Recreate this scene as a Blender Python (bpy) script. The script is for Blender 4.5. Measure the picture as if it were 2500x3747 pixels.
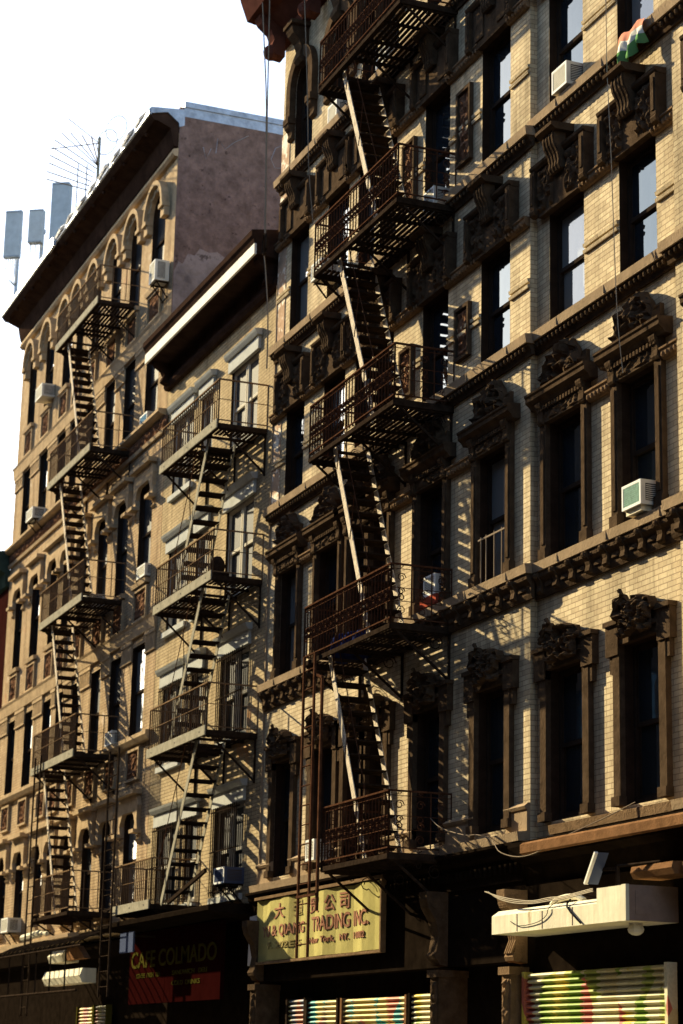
import bpy, bmesh, math, random
from mathutils import Vector, Matrix, noise
S = bpy.context.scene
for o in list(bpy.data.objects): bpy.data.objects.remove(o)
C = S.collection
R = math.radians
rnd = random.Random(7)

# ---------------------------------------------------------------- camera
cam_d = bpy.data.cameras.new('camera'); cam = bpy.data.objects.new('camera', cam_d); C.objects.link(cam)
cam_d.sensor_fit = 'AUTO'; cam_d.sensor_width = 36.0
cam_d.clip_start = 0.1; cam_d.clip_end = 5000
PPX, PPY = 1250.0, 1873.5
VH = (-1930.0 - PPX, 3825.0 - PPY); VV = (1941.0 - PPX, -28000.0 - PPY)
FPX = math.sqrt(-(VH[0]*VV[0] + VH[1]*VV[1]))
ex = -Vector((VH[0], VH[1], FPX)).normalized(); ez = Vector((VV[0], VV[1], FPX)).normalized(); ey = ez.cross(ex)
RC = Matrix((ex, ey, ez))                       # camera (x right, y down, z forward) -> world
right = RC @ Vector((1, 0, 0)); upv = RC @ Vector((0, -1, 0)); back = RC @ Vector((0, 0, -1))
M = Matrix((right, upv, back)).transposed().to_4x4()
M.translation = Vector((0, -13.0, 1.65))
cam.matrix_world = M
cam_d.lens = FPX / 3747.0 * 36.0
S.camera = cam
cam_d.dof.use_dof = True; cam_d.dof.focus_distance = 29.0; cam_d.dof.aperture_fstop = 2.0

# ---------------------------------------------------------------- light
LD = Vector((3.6, 1.0, -1.494)).normalized()     # direction the sunlight travels
el = math.asin(-LD.z); az = math.atan2(-LD.x, -LD.y)
W = bpy.data.worlds.new('World'); S.world = W; W.use_nodes = True
nt = W.node_tree; nt.nodes.clear()
sky = nt.nodes.new('ShaderNodeTexSky'); sky.sky_type = 'NISHITA'; sky.sun_disc = False
sky.sun_elevation = el; sky.sun_rotation = az; sky.air_density = 1.0; sky.dust_density = 1.2; sky.ozone_density = 1.6
bg = nt.nodes.new('ShaderNodeBackground'); bg.inputs['Strength'].default_value = 0.085
wo = nt.nodes.new('ShaderNodeOutputWorld')
nt.links.new(sky.outputs[0], bg.inputs[0]); nt.links.new(bg.outputs[0], wo.inputs[0])
sd = bpy.data.lights.new('sun', 'SUN'); sd.energy = 5.0; sd.angle = R(0.5); sd.color = (1.0, 0.84, 0.53)
sun = bpy.data.objects.new('sun', sd); C.objects.link(sun)
sun.rotation_euler = LD.to_track_quat('-Z', 'Y').to_euler(); sun.location = (-40, -30, 40)
S.view_settings.view_transform = 'Standard'; S.view_settings.look = 'None'; S.view_settings.gamma = 1.0
S.view_settings.exposure = 2.05

# ---------------------------------------------------------------- materials
def mat(name, col, rough=0.8, metal=0.0, var=0.0, vscale=3.0, bump=0.0, bscale=40.0, stain=None, spec=0.0, streak=False):
    m = bpy.data.materials.new(name); m.use_nodes = True
    n = m.node_tree.nodes; l = m.node_tree.links; b = n['Principled BSDF']
    b.inputs['Roughness'].default_value = rough; b.inputs['Metallic'].default_value = metal
    b.inputs['Specular IOR Level'].default_value = spec
    geo = n.new('ShaderNodeNewGeometry'); vec = geo.outputs['Position']
    if streak:
        mp = n.new('ShaderNodeMapping'); mp.inputs['Scale'].default_value = (1, 1, 0.15); l.new(vec, mp.inputs[0]); vec = mp.outputs[0]
    out = None
    if var > 0:
        t = n.new('ShaderNodeTexNoise'); t.inputs['Scale'].default_value = vscale; t.inputs['Detail'].default_value = 6; t.inputs['Roughness'].default_value = 0.65
        l.new(vec, t.inputs['Vector'])
        r = n.new('ShaderNodeValToRGB')
        r.color_ramp.elements[0].position = 0.3; r.color_ramp.elements[1].position = 0.72
        r.color_ramp.elements[0].color = (*[c*(1-var) for c in col], 1); r.color_ramp.elements[1].color = (*[min(1, c*(1+var)) for c in col], 1)
        l.new(t.outputs['Fac'], r.inputs[0]); out = r.outputs[0]
        if stain:
            t2 = n.new('ShaderNodeTexNoise'); t2.inputs['Scale'].default_value = stain[1]; t2.inputs['Detail'].default_value = 8; t2.inputs['Roughness'].default_value = 0.7
            l.new(vec, t2.inputs['Vector'])
            r2 = n.new('ShaderNodeValToRGB'); r2.color_ramp.elements[0].position = stain[2]; r2.color_ramp.elements[1].position = stain[2]+0.06
            l.new(t2.outputs['Fac'], r2.inputs[0])
            mx = n.new('ShaderNodeMix'); mx.data_type = 'RGBA'; l.new(r2.outputs[0], mx.inputs[0]); l.new(out, mx.inputs[6]); mx.inputs[7].default_value = (*stain[0], 1)
            out = mx.outputs[2]
        l.new(out, b.inputs['Base Color'])
    else:
        b.inputs['Base Color'].default_value = (*col, 1)
    if bump > 0:
        t = n.new('ShaderNodeTexNoise'); t.inputs['Scale'].default_value = bscale; t.inputs['Detail'].default_value = 5
        l.new(geo.outputs['Position'], t.inputs['Vector'])
        bp = n.new('ShaderNodeBump'); bp.inputs['Strength'].default_value = bump; bp.inputs['Distance'].default_value = 0.02
        l.new(t.outputs['Fac'], bp.inputs['Height']); l.new(bp.outputs[0], b.inputs['Normal'])
    return m

def brick(name, c1, c2, mortar, bw=0.21, bh=0.072, ms=0.008, patch=None, patch2=None):
    m = bpy.data.materials.new(name); m.use_nodes = True
    n = m.node_tree.nodes; l = m.node_tree.links; b = n['Principled BSDF']
    b.inputs['Roughness'].default_value = 0.88; b.inputs['Specular IOR Level'].default_value = 0.0
    geo = n.new('ShaderNodeNewGeometry'); sp = n.new('ShaderNodeSeparateXYZ'); l.new(geo.outputs['Position'], sp.inputs[0])
    ad = n.new('ShaderNodeMath'); ad.operation = 'ADD'; l.new(sp.outputs[0], ad.inputs[0]); l.new(sp.outputs[1], ad.inputs[1])
    cb = n.new('ShaderNodeCombineXYZ'); l.new(ad.outputs[0], cb.inputs[0]); l.new(sp.outputs[2], cb.inputs[1])
    wn = n.new('ShaderNodeTexNoise'); wn.inputs['Scale'].default_value = 1.3; l.new(geo.outputs['Position'], wn.inputs['Vector'])
    vm = n.new('ShaderNodeVectorMath'); vm.operation = 'MULTIPLY_ADD'; l.new(wn.outputs['Color'], vm.inputs[0]); vm.inputs[1].default_value = (0.012, 0.012, 0); l.new(cb.outputs[0], vm.inputs[2])
    t = n.new('ShaderNodeTexBrick'); l.new(vm.outputs[0], t.inputs['Vector'])
    t.inputs['Scale'].default_value = 1.0; t.inputs['Brick Width'].default_value = bw; t.inputs['Row Height'].default_value = bh
    t.inputs['Mortar Size'].default_value = ms; t.inputs['Mortar Smooth'].default_value = 0.3; t.inputs['Bias'].default_value = 0.0
    t.inputs['Color1'].default_value = (*c1, 1); t.inputs['Color2'].default_value = (*c2, 1); t.inputs['Mortar'].default_value = (*mortar, 1)
    big = n.new('ShaderNodeTexNoise'); big.inputs['Scale'].default_value = 0.9; big.inputs['Detail'].default_value = 7; big.inputs['Roughness'].default_value = 0.7
    l.new(geo.outputs['Position'], big.inputs['Vector'])
    mr = n.new('ShaderNodeMapRange'); mr.inputs['From Min'].default_value = 0.3; mr.inputs['From Max'].default_value = 0.7; mr.inputs['To Min'].default_value = 0.80; mr.inputs['To Max'].default_value = 1.14
    l.new(big.outputs['Fac'], mr.inputs[0])
    mx = n.new('ShaderNodeMix'); mx.data_type = 'RGBA'; mx.blend_type = 'MULTIPLY'; mx.inputs[0].default_value = 1.0
    l.new(t.outputs['Color'], mx.inputs[6]); l.new(mr.outputs[0], mx.inputs[7]); out = mx.outputs[2]
    mp = n.new('ShaderNodeMapping'); mp.inputs['Scale'].default_value = (3.2, 3.2, 0.28); l.new(geo.outputs['Position'], mp.inputs[0])
    st = n.new('ShaderNodeTexNoise'); st.inputs['Scale'].default_value = 1.0; st.inputs['Detail'].default_value = 8; st.inputs['Roughness'].default_value = 0.7; l.new(mp.outputs[0], st.inputs['Vector'])
    ms_ = n.new('ShaderNodeMapRange'); ms_.inputs['From Min'].default_value = 0.34; ms_.inputs['From Max'].default_value = 0.56; ms_.inputs['To Min'].default_value = 0.60; ms_.inputs['To Max'].default_value = 1.04; l.new(st.outputs['Fac'], ms_.inputs[0])
    m3 = n.new('ShaderNodeMix'); m3.data_type = 'RGBA'; m3.blend_type = 'MULTIPLY'; m3.inputs[0].default_value = 1.0; l.new(out, m3.inputs[6]); l.new(ms_.outputs[0], m3.inputs[7]); out = m3.outputs[2]
    for pt in (patch, patch2):
        if not pt: continue
        pc, ps, pp_ = pt
        t2 = n.new('ShaderNodeTexNoise'); t2.inputs['Scale'].default_value = ps; t2.inputs['Detail'].default_value = 7; t2.inputs['Roughness'].default_value = 0.65
        l.new(geo.outputs['Position'], t2.inputs['Vector'])
        r2 = n.new('ShaderNodeValToRGB'); r2.color_ramp.elements[0].position = pp_; r2.color_ramp.elements[1].position = pp_+0.05; l.new(t2.outputs['Fac'], r2.inputs[0])
        m2 = n.new('ShaderNodeMix'); m2.data_type = 'RGBA'; l.new(r2.outputs[0], m2.inputs[0]); l.new(out, m2.inputs[6]); m2.inputs[7].default_value = (*pc, 1); out = m2.outputs[2]
    l.new(out, b.inputs['Base Color'])
    fn = n.new('ShaderNodeTexNoise'); fn.inputs['Scale'].default_value = 60; fn.inputs['Detail'].default_value = 4; l.new(geo.outputs['Position'], fn.inputs['Vector'])
    sb = n.new('ShaderNodeMath'); sb.operation = 'MULTIPLY_ADD'; l.new(t.outputs['Fac'], sb.inputs[0]); sb.inputs[1].default_value = -1.0; l.new(fn.outputs['Fac'], sb.inputs[2])
    bp = n.new('ShaderNodeBump'); bp.inputs['Strength'].default_value = 0.55; bp.inputs['Distance'].default_value = 0.008
    l.new(sb.outputs[0], bp.inputs['Height']); l.new(bp.outputs[0], b.inputs['Normal'])
    return m

def glass(name, col=(0.015, 0.018, 0.022), ior=1.7, wave=0.007, tint=(1, 1, 1)):
    m = bpy.data.materials.new(name); m.use_nodes = True
    n = m.node_tree.nodes; l = m.node_tree.links; b = n['Principled BSDF']
    b.inputs['Base Color'].default_value = (*col, 1); b.inputs['Specular Tint'].default_value = (*tint, 1); b.inputs['Roughness'].default_value = 0.03; b.inputs['IOR'].default_value = ior
    geo = n.new('ShaderNodeNewGeometry'); t = n.new('ShaderNodeTexNoise'); t.inputs['Scale'].default_value = 1.7; l.new(geo.outputs['Position'], t.inputs['Vector'])
    bp = n.new('ShaderNodeBump'); bp.inputs['Strength'].default_value = wave*5; bp.inputs['Distance'].default_value = 0.05
    l.new(t.outputs['Fac'], bp.inputs['Height']); l.new(bp.outputs[0], b.inputs['Normal'])
    return m

def graffiti(name, cols, scale=(1.5, 1.0, 0.7)):
    m = bpy.data.materials.new(name); m.use_nodes = True
    n = m.node_tree.nodes; l = m.node_tree.links; b = n['Principled BSDF']
    b.inputs['Roughness'].default_value = 0.7; b.inputs['Specular IOR Level'].default_value = 0.05
    geo = n.new('ShaderNodeNewGeometry'); mp = n.new('ShaderNodeMapping'); mp.inputs['Scale'].default_value = scale; l.new(geo.outputs['Position'], mp.inputs[0])
    v = n.new('ShaderNodeTexVoronoi'); v.inputs['Scale'].default_value = 2.4; l.new(mp.outputs[0], v.inputs['Vector'])
    wn = n.new('ShaderNodeSeparateColor'); l.new(v.outputs['Color'], wn.inputs[0])
    r = n.new('ShaderNodeValToRGB'); r.color_ramp.interpolation = 'CONSTANT'
    for i, c in enumerate(cols):
        if i < 2: e = r.color_ramp.elements[i]; e.position = i/len(cols)
        else: e = r.color_ramp.elements.new(i/len(cols))
        e.color = (*c, 1)
    l.new(wn.outputs[0], r.inputs[0])
    t = n.new('ShaderNodeTexNoise'); t.inputs['Scale'].default_value = 30; t.inputs['Detail'].default_value = 5; l.new(geo.outputs['Position'], t.inputs['Vector'])
    mr = n.new('ShaderNodeMapRange'); mr.inputs['To Min'].default_value = 0.65; mr.inputs['To Max'].default_value = 1.15; l.new(t.outputs['Fac'], mr.inputs[0])
    mx = n.new('ShaderNodeMix'); mx.data_type = 'RGBA'; mx.blend_type = 'MULTIPLY'; mx.inputs[0].default_value = 1
    l.new(r.outputs[0], mx.inputs[6]); l.new(mr.outputs[0], mx.inputs[7]); l.new(mx.outputs[2], b.inputs['Base Color'])
    return m

MT = dict(
    cream=brick('cream_brick', (0.57, 0.475, 0.315), (0.43, 0.345, 0.225), (0.27, 0.21, 0.14), ms=0.006, patch=((0.34, 0.27, 0.19), 2.2, 0.66)),
    cream2=brick('cream_brick_flaking', (0.52, 0.44, 0.32), (0.46, 0.385, 0.28), (0.25, 0.2, 0.15), patch=((0.36, 0.22, 0.15), 1.7, 0.63)),
    orange=brick('orange_brick', (0.43, 0.325, 0.20), (0.36, 0.26, 0.155), (0.22, 0.16, 0.115), patch=((0.46, 0.37, 0.27), 1.1, 0.60), patch2=((0.34, 0.20, 0.12), 0.9, 0.64)),
    tan=brick('tan_brick', (0.44, 0.35, 0.215), (0.37, 0.29, 0.175), (0.22, 0.17, 0.11), patch=((0.42, 0.24, 0.12), 0.45, 0.60)),
    red=brick('red_brick', (0.030, 0.007, 0.006), (0.025, 0.006, 0.005), (0.018, 0.009, 0.008)),
    dull=brick('dull_brick', (0.20, 0.14, 0.11), (0.17, 0.115, 0.09), (0.07, 0.05, 0.04)),
    flake=mat('flaking_painted_brick', (0.36, 0.25, 0.17), 0.9, var=0.2, vscale=5, bump=0.6, bscale=14, stain=((0.66, 0.60, 0.50), 3.2, 0.50)),
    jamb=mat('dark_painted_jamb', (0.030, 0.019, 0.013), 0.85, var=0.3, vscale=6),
    stone=mat('brownstone', (0.16, 0.105, 0.062), 0.85, var=0.3, vscale=5, bump=0.5, bscale=35),
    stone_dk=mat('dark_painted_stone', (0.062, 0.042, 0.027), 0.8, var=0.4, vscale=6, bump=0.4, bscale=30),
    ledge=mat('tan_stone_ledge', (0.27, 0.20, 0.13), 0.85, var=0.22, vscale=3, bump=0.35, bscale=30),
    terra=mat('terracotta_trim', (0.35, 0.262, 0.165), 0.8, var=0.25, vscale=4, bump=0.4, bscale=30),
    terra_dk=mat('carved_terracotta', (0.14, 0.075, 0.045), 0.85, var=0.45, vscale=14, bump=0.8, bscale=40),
    cornice=mat('dark_cornice_paint', (0.032, 0.019, 0.014), 0.75, var=0.4, vscale=3, bump=0.2),
    cornice_r=mat('oxide_red_cornice', (0.085, 0.035, 0.026), 0.7, var=0.35, vscale=3, bump=0.2),
    flash=mat('metal_flashing', (0.34, 0.37, 0.42), 0.45, 0.5, var=0.35, vscale=4, bump=0.5, bscale=8),
    white=mat('white_paint', (0.72, 0.70, 0.64), 0.6, var=0.1, vscale=3),
    offwhite=mat('weathered_white_sheet', (0.60, 0.56, 0.43), 0.6, var=0.22, vscale=5, bump=0.35, bscale=5, stain=((0.40, 0.32, 0.21), 5, 0.63), streak=True), endshade_seam=mat('end_shade_and_seam_brown', (0.22, 0.155, 0.125), 0.8, var=0.2, vscale=5),  # last brown carries the shade of the box's right end, and colours the seams
    greyblue=mat('grey_lintel_paint', (0.38, 0.39, 0.37), 0.6, var=0.15, vscale=4),
    stucco=mat('weathered_stucco', (0.165, 0.112, 0.098), 0.95, var=0.42, vscale=3.2, bump=1.0, bscale=14, stain=((0.06, 0.04, 0.036), 5.5, 0.60)),
    stucco2=mat('old_plaster', (0.25, 0.20, 0.19), 0.95, var=0.5, vscale=1.6, bump=0.8, bscale=12, stain=((0.10, 0.075, 0.07), 1.6, 0.56)),
    green=mat('dark_green_cornice', (0.035, 0.055, 0.045), 0.7, var=0.3),
    iron=mat('black_iron', (0.026, 0.018, 0.013), 0.6, 0.0, var=0.5, vscale=9),
    rust=mat('rusty_iron', (0.066, 0.031, 0.018), 0.75, 0.0, var=0.5, vscale=9, bump=0.3),
    plank=mat('grey_painted_iron', (0.27, 0.25, 0.195), 0.65, var=0.25, vscale=7, stain=((0.09, 0.06, 0.04), 9, 0.68)),
    string=mat('flaking_cream_paint', (0.52, 0.45, 0.35), 0.75, var=0.25, vscale=9, bump=0.5, bscale=50, stain=((0.10, 0.05, 0.03), 10, 0.66)),
    frame=mat('dark_sash_paint', (0.030, 0.022, 0.017), 0.55, var=0.3),
    framew=mat('pale_sash_paint', (0.46, 0.43, 0.36), 0.55, var=0.15),
    glass=glass('window_glass', (0.012, 0.018, 0.024), 1.6, tint=(0.24, 0.62, 0.92)), glass_dk=mat('window_insect_screen', (0.025, 0.026, 0.028), 0.7, var=0.3, spec=0.02),
    glass_lt=glass('window_glass_over_pale_blind', (0.13, 0.14, 0.14), 1.6, tint=(0.5, 0.75, 1.0)),
    blind=mat('pale_blind', (0.42, 0.40, 0.35), 0.8, var=0.1),
    ac=mat('ac_case', (0.55, 0.53, 0.46), 0.5, var=0.1, vscale=6),
    ac_lt=mat('ac_white', (0.70, 0.70, 0.67), 0.5, var=0.06),
    ac_dk=mat('ac_louvre', (0.06, 0.05, 0.045), 0.6),
    teal=mat('teal_grille', (0.24, 0.37, 0.31), 0.6, var=0.25, vscale=30),
    bluepaint=mat('blue_stripe', (0.13, 0.24, 0.36), 0.6),
    grey=mat('grey_plastic', (0.50, 0.52, 0.53), 0.6, var=0.12, vscale=5),
    galv=mat('galvanised_steel', (0.35, 0.36, 0.38), 0.4, 0.6),
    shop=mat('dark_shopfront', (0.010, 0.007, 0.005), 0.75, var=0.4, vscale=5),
    yellow=mat('yellow_sign_sheet', (0.33, 0.295, 0.115), 0.6, var=0.12, vscale=2.2, bump=0.5, bscale=3),
    pink=mat('faded_pink_lettering', (0.26, 0.13, 0.085), 0.7, var=0.25, vscale=20),
    fade=mat('very_faded_lettering', (0.27, 0.22, 0.095), 0.7, var=0.25, vscale=20),
    signwhite=mat('white_sign_sheet', (0.60, 0.60, 0.62), 0.6, var=0.08),
    redink=mat('red_lettering', (0.50, 0.12, 0.06), 0.6),
    redsign=mat('red_sign_sheet', (0.014, 0.0022, 0.002), 0.6, var=0.2),
    yelltr=mat('yellow_lettering', (0.05, 0.045, 0.009), 0.6),
    bluesign=mat('blue_sign_sheet', (0.06, 0.075, 0.13), 0.6),
    canopy=mat('rusty_canopy', (0.15, 0.08, 0.04), 0.85, var=0.35, vscale=5, bump=0.4),
    rope=mat('rope', (0.24, 0.20, 0.15), 0.9),
    wire=mat('cable', (0.20, 0.16, 0.12), 0.7),
    wirew=mat('pale_cable', (0.38, 0.33, 0.25), 0.7),
    wireb=mat('black_cable', (0.02, 0.02, 0.025), 0.7),
    tarp=mat('blue_bag', (0.012, 0.017, 0.06), 0.5, var=0.3, vscale=8),
    redbox=mat('red_carton', (0.28, 0.06, 0.035), 0.7),
    f_red=mat('flag_orange', (0.50, 0.22, 0.15), 0.8), f_white=mat('flag_white', (0.55, 0.54, 0.48), 0.8), f_green=mat('flag_green', (0.10, 0.22, 0.08), 0.8),
    asphalt=mat('asphalt', (0.05, 0.05, 0.05), 0.9, var=0.2, vscale=8), pave=mat('concrete_pavement', (0.22, 0.21, 0.19), 0.9, var=0.15, vscale=3),
    roof=mat('roof_tar', (0.05, 0.05, 0.05), 0.9, var=0.2),
    gra=graffiti('graffiti_slats', [(0.557, 0.452, 0.075), (0.539, 0.505, 0.315), (0.197, 0.296, 0.045), (0.557, 0.487, 0.270), (0.450, 0.139, 0.098), (0.539, 0.478, 0.120), (0.593, 0.557, 0.390), (0.315, 0.365, 0.090)]),
    gra2=graffiti('graffiti_slats_b', [(0.522, 0.409, 0.150), (0.450, 0.157, 0.090), (0.539, 0.452, 0.210), (0.062, 0.313, 0.300), (0.522, 0.435, 0.165), (0.405, 0.131, 0.090), (0.270, 0.217, 0.150)]),
    gra3=graffiti('graffiti_slats_c', [(0.22, 0.20, 0.18), (0.35, 0.15, 0.1), (0.3, 0.3, 0.16), (0.15, 0.18, 0.25)]),
)

# ---------------------------------------------------------------- mesh builder
class MB:
    def __init__(s): s.v = []; s.f = []
    def add(s, vs, fs):
        k = len(s.v); s.v += [tuple(p) for p in vs]; s.f += [tuple(i+k for i in f) for f in fs]; return s
    def box(s, x0, x1, y0, y1, z0, z1):
        if x0 > x1: x0, x1 = x1, x0
        if y0 > y1: y0, y1 = y1, y0
        if z0 > z1: z0, z1 = z1, z0
        return s.add([(x0,y0,z0),(x1,y0,z0),(x1,y1,z0),(x0,y1,z0),(x0,y0,z1),(x1,y0,z1),(x1,y1,z1),(x0,y1,z1)],
                     [(0,3,2,1),(4,5,6,7),(0,1,5,4),(1,2,6,5),(2,3,7,6),(3,0,4,7)])
    def quad(s, a, b, c, d): return s.add([a,b,c,d], [(0,1,2,3)])
    def prof(s, pts, x0, x1):                     # closed profile in (y,z), extruded along x
        n = len(pts); vs = [(x0,y,z) for y,z in pts] + [(x1,y,z) for y,z in pts]
        return s.add(vs, [(i,(i+1)%n,(i+1)%n+n,i+n) for i in range(n)] + [tuple(range(n-1,-1,-1)), tuple(range(n,2*n))])
    def plate(s, pts, y0, y1):                    # closed outline in (x,z), thickness in y
        n = len(pts); vs = [(x,y0,z) for x,z in pts] + [(x,y1,z) for x,z in pts]
        return s.add(vs, [(i,(i+1)%n,(i+1)%n+n,i+n) for i in range(n)] + [tuple(range(n-1,-1,-1)), tuple(range(n,2*n))])
    def tube(s, pts, r, n=5, closed=False):
        pts = [Vector(p) for p in pts]; m = len(pts); rings = []
        for i, p in enumerate(pts):
            a = pts[i-1] if (i > 0 or closed) else p; b = pts[(i+1) % m] if (i < m-1 or closed) else p
            t = (b-a); t = t.normalized() if t.length > 1e-9 else Vector((0,0,1))
            u = t.cross(Vector((0,0,1)) if abs(t.z) < 0.9 else Vector((1,0,0))).normalized(); w = t.cross(u)
            rings.append([p + (u*math.cos(2*math.pi*k/n) + w*math.sin(2*math.pi*k/n))*r for k in range(n)])
        vs = [q for rg in rings for q in rg]; fs = []
        for i in range(m if closed else m-1):
            j = (i+1) % m
            for k in range(n): fs.append((i*n+k, i*n+(k+1)%n, j*n+(k+1)%n, j*n+k))
        if not closed: fs += [tuple(range(n-1,-1,-1)), tuple(range((m-1)*n, m*n))]
        return s.add(vs, fs)
    def bar(s, a, b, w, h, up=(0,0,1)):           # rectangular bar from a to b; w sideways, h along up
        a = Vector(a); b = Vector(b); t = (b-a).normalized(); u = t.cross(Vector(up)).normalized()*(w/2); q = u.cross(t).normalized()*(h/2)
        vs = [p+e for p in (a,b) for e in (-u-q, u-q, u+q, -u+q)]
        return s.add(vs, [(0,1,2,3),(7,6,5,4),(0,4,5,1),(1,5,6,2),(2,6,7,3),(3,7,4,0)])
    def ball(s, c, rx, ry, rz, n=6, m=4):
        vs = []; fs = []
        for i in range(m+1):
            ph = math.pi*i/m
            for k in range(n):
                th = 2*math.pi*k/n; vs.append((c[0]+rx*math.sin(ph)*math.cos(th), c[1]+ry*math.sin(ph)*math.sin(th), c[2]+rz*math.cos(ph)))
        for i in range(m):
            for k in range(n): fs.append((i*n+k, (i+1)*n+k, (i+1)*n+(k+1)%n, i*n+(k+1)%n))
        return s.add(vs, fs)
    def relief(s, x0, x1, z0, z1, y, dep, seed=0, fx=10.0, nx=22, nz=16, top=None):
        # carved slab standing dep proud of plane y (towards -y); top(u) scales the height for crests
        vs = []; fs = []
        for j in range(nz+1):
            for i in range(nx+1):
                u = i/nx; w = j/nz; x = x0+(x1-x0)*u; z = z0+(z1-z0)*w*(top(u) if top else 1.0)
                e = 0.0 if (i in (0,nx) or (j in (0,nz))) else 1.0
                h = 1.05-2.1*abs(noise.noise(Vector((x*fx*.8, seed*3.7, z*fx*.8))))-0.7*abs(noise.noise(Vector((x*fx*2.1, seed*1.7+5, z*fx*2.1))))
                vs.append((x, y-0.002-dep*max(0.0, min(1.2, h))*e, z))
        for j in range(nz):
            for i in range(nx):
                a = j*(nx+1)+i; fs.append((a, a+1, a+nx+2, a+nx+1))
        s.add(vs, fs)
        # back sheet so that a free-standing crest has a solid back
        if top:
            k = [(x0+(x1-x0)*i/nx, z0+(z1-z0)*top(i/nx)) for i in range(nx+1)]
            s.plate([(x0, z0), (x1, z0)] + k[::-1], y-0.0015, y+0.06)
        return s
    def build(s, name, m, parent=None, smooth=False, at=None):
        off = Vector((0,0,0)); p = parent
        while p is not None: off += Vector(p.location); p = p.parent
        if at is not None: off = Vector((0,0,0))
        me = bpy.data.meshes.new(name); me.from_pydata([tuple(Vector(q)-off) for q in s.v], [], s.f); me.validate(); me.update()
        bm = bmesh.new(); bm.from_mesh(me); bmesh.ops.recalc_face_normals(bm, faces=bm.faces); bm.to_mesh(me); bm.free()
        if smooth:
            for pl in me.polygons: pl.use_smooth = True
        me.materials.append(MT[m] if isinstance(m, str) else m)
        o = bpy.data.objects.new(name, me); C.objects.link(o)
        if parent: o.parent = parent
        if at is not None: o.location = at
        return o

def tag(o, label=None, cat=None, group=None, kind=None):
    if label: o['label'] = label
    if cat: o['category'] = cat
    if group: o['group'] = group
    if kind: o['kind'] = kind
    return o
def empty(name, loc, label, cat, group=None):
    o = bpy.data.objects.new(name, None); C.objects.link(o); o.location = loc; o.empty_display_size = 0.2
    return tag(o, label, cat, group)
def put(proto, parent, world):                    # copy of a part and of its sub-parts, placed at a world point under a thing
    c = proto.copy(); C.objects.link(c); c.parent = parent; c.location = Vector(world) - Vector(parent.location)
    for ch in list(proto.children):
        d = ch.copy(); C.objects.link(d); d.parent = c
    return c
class Stamp:                                      # first use places the original, later uses place copies
    def __init__(s): s.c = {}
    def __call__(s, key, make, parent, world):
        if key in s.c: return put(s.c[key], parent, world)
        o = make(); o.parent = parent; o.location = Vector(world) - Vector(parent.location); s.c[key] = o; return o
stamp = Stamp()

def text_mb(body, size, depth=0.006, sx=1.0):
    cu = bpy.data.curves.new('lettering', 'FONT'); cu.body = body; cu.size = size; cu.extrude = depth; cu.offset = size*0.012
    o = bpy.data.objects.new('lettering', cu); C.objects.link(o)
    dg = bpy.context.evaluated_depsgraph_get(); me = bpy.data.meshes.new_from_object(o.evaluated_get(dg))
    mb = MB(); mb.add([(v.co.x*sx, -v.co.z, v.co.y) for v in me.vertices], [tuple(p.vertices) for p in me.polygons])
    bpy.data.objects.remove(o); bpy.data.curves.remove(cu); bpy.data.meshes.remove(me)
    return mb
def shift(mb, dx, dy, dz): mb.v = [(x+dx, y+dy, z+dz) for x, y, z in mb.v]; return mb
def fit(mb, x0, x1, z0, z1, y):
    xs = [p[0] for p in mb.v]; zs = [p[2] for p in mb.v]; ax, bx, az_, bz = min(xs), max(xs), min(zs), max(zs)
    mb.v = [(x0+(x-ax)/(bx-ax)*(x1-x0), yy+y, z0+(z-az_)/(bz-az_)*(z1-z0)) for x, yy, z in mb.v]; return mb

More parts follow.
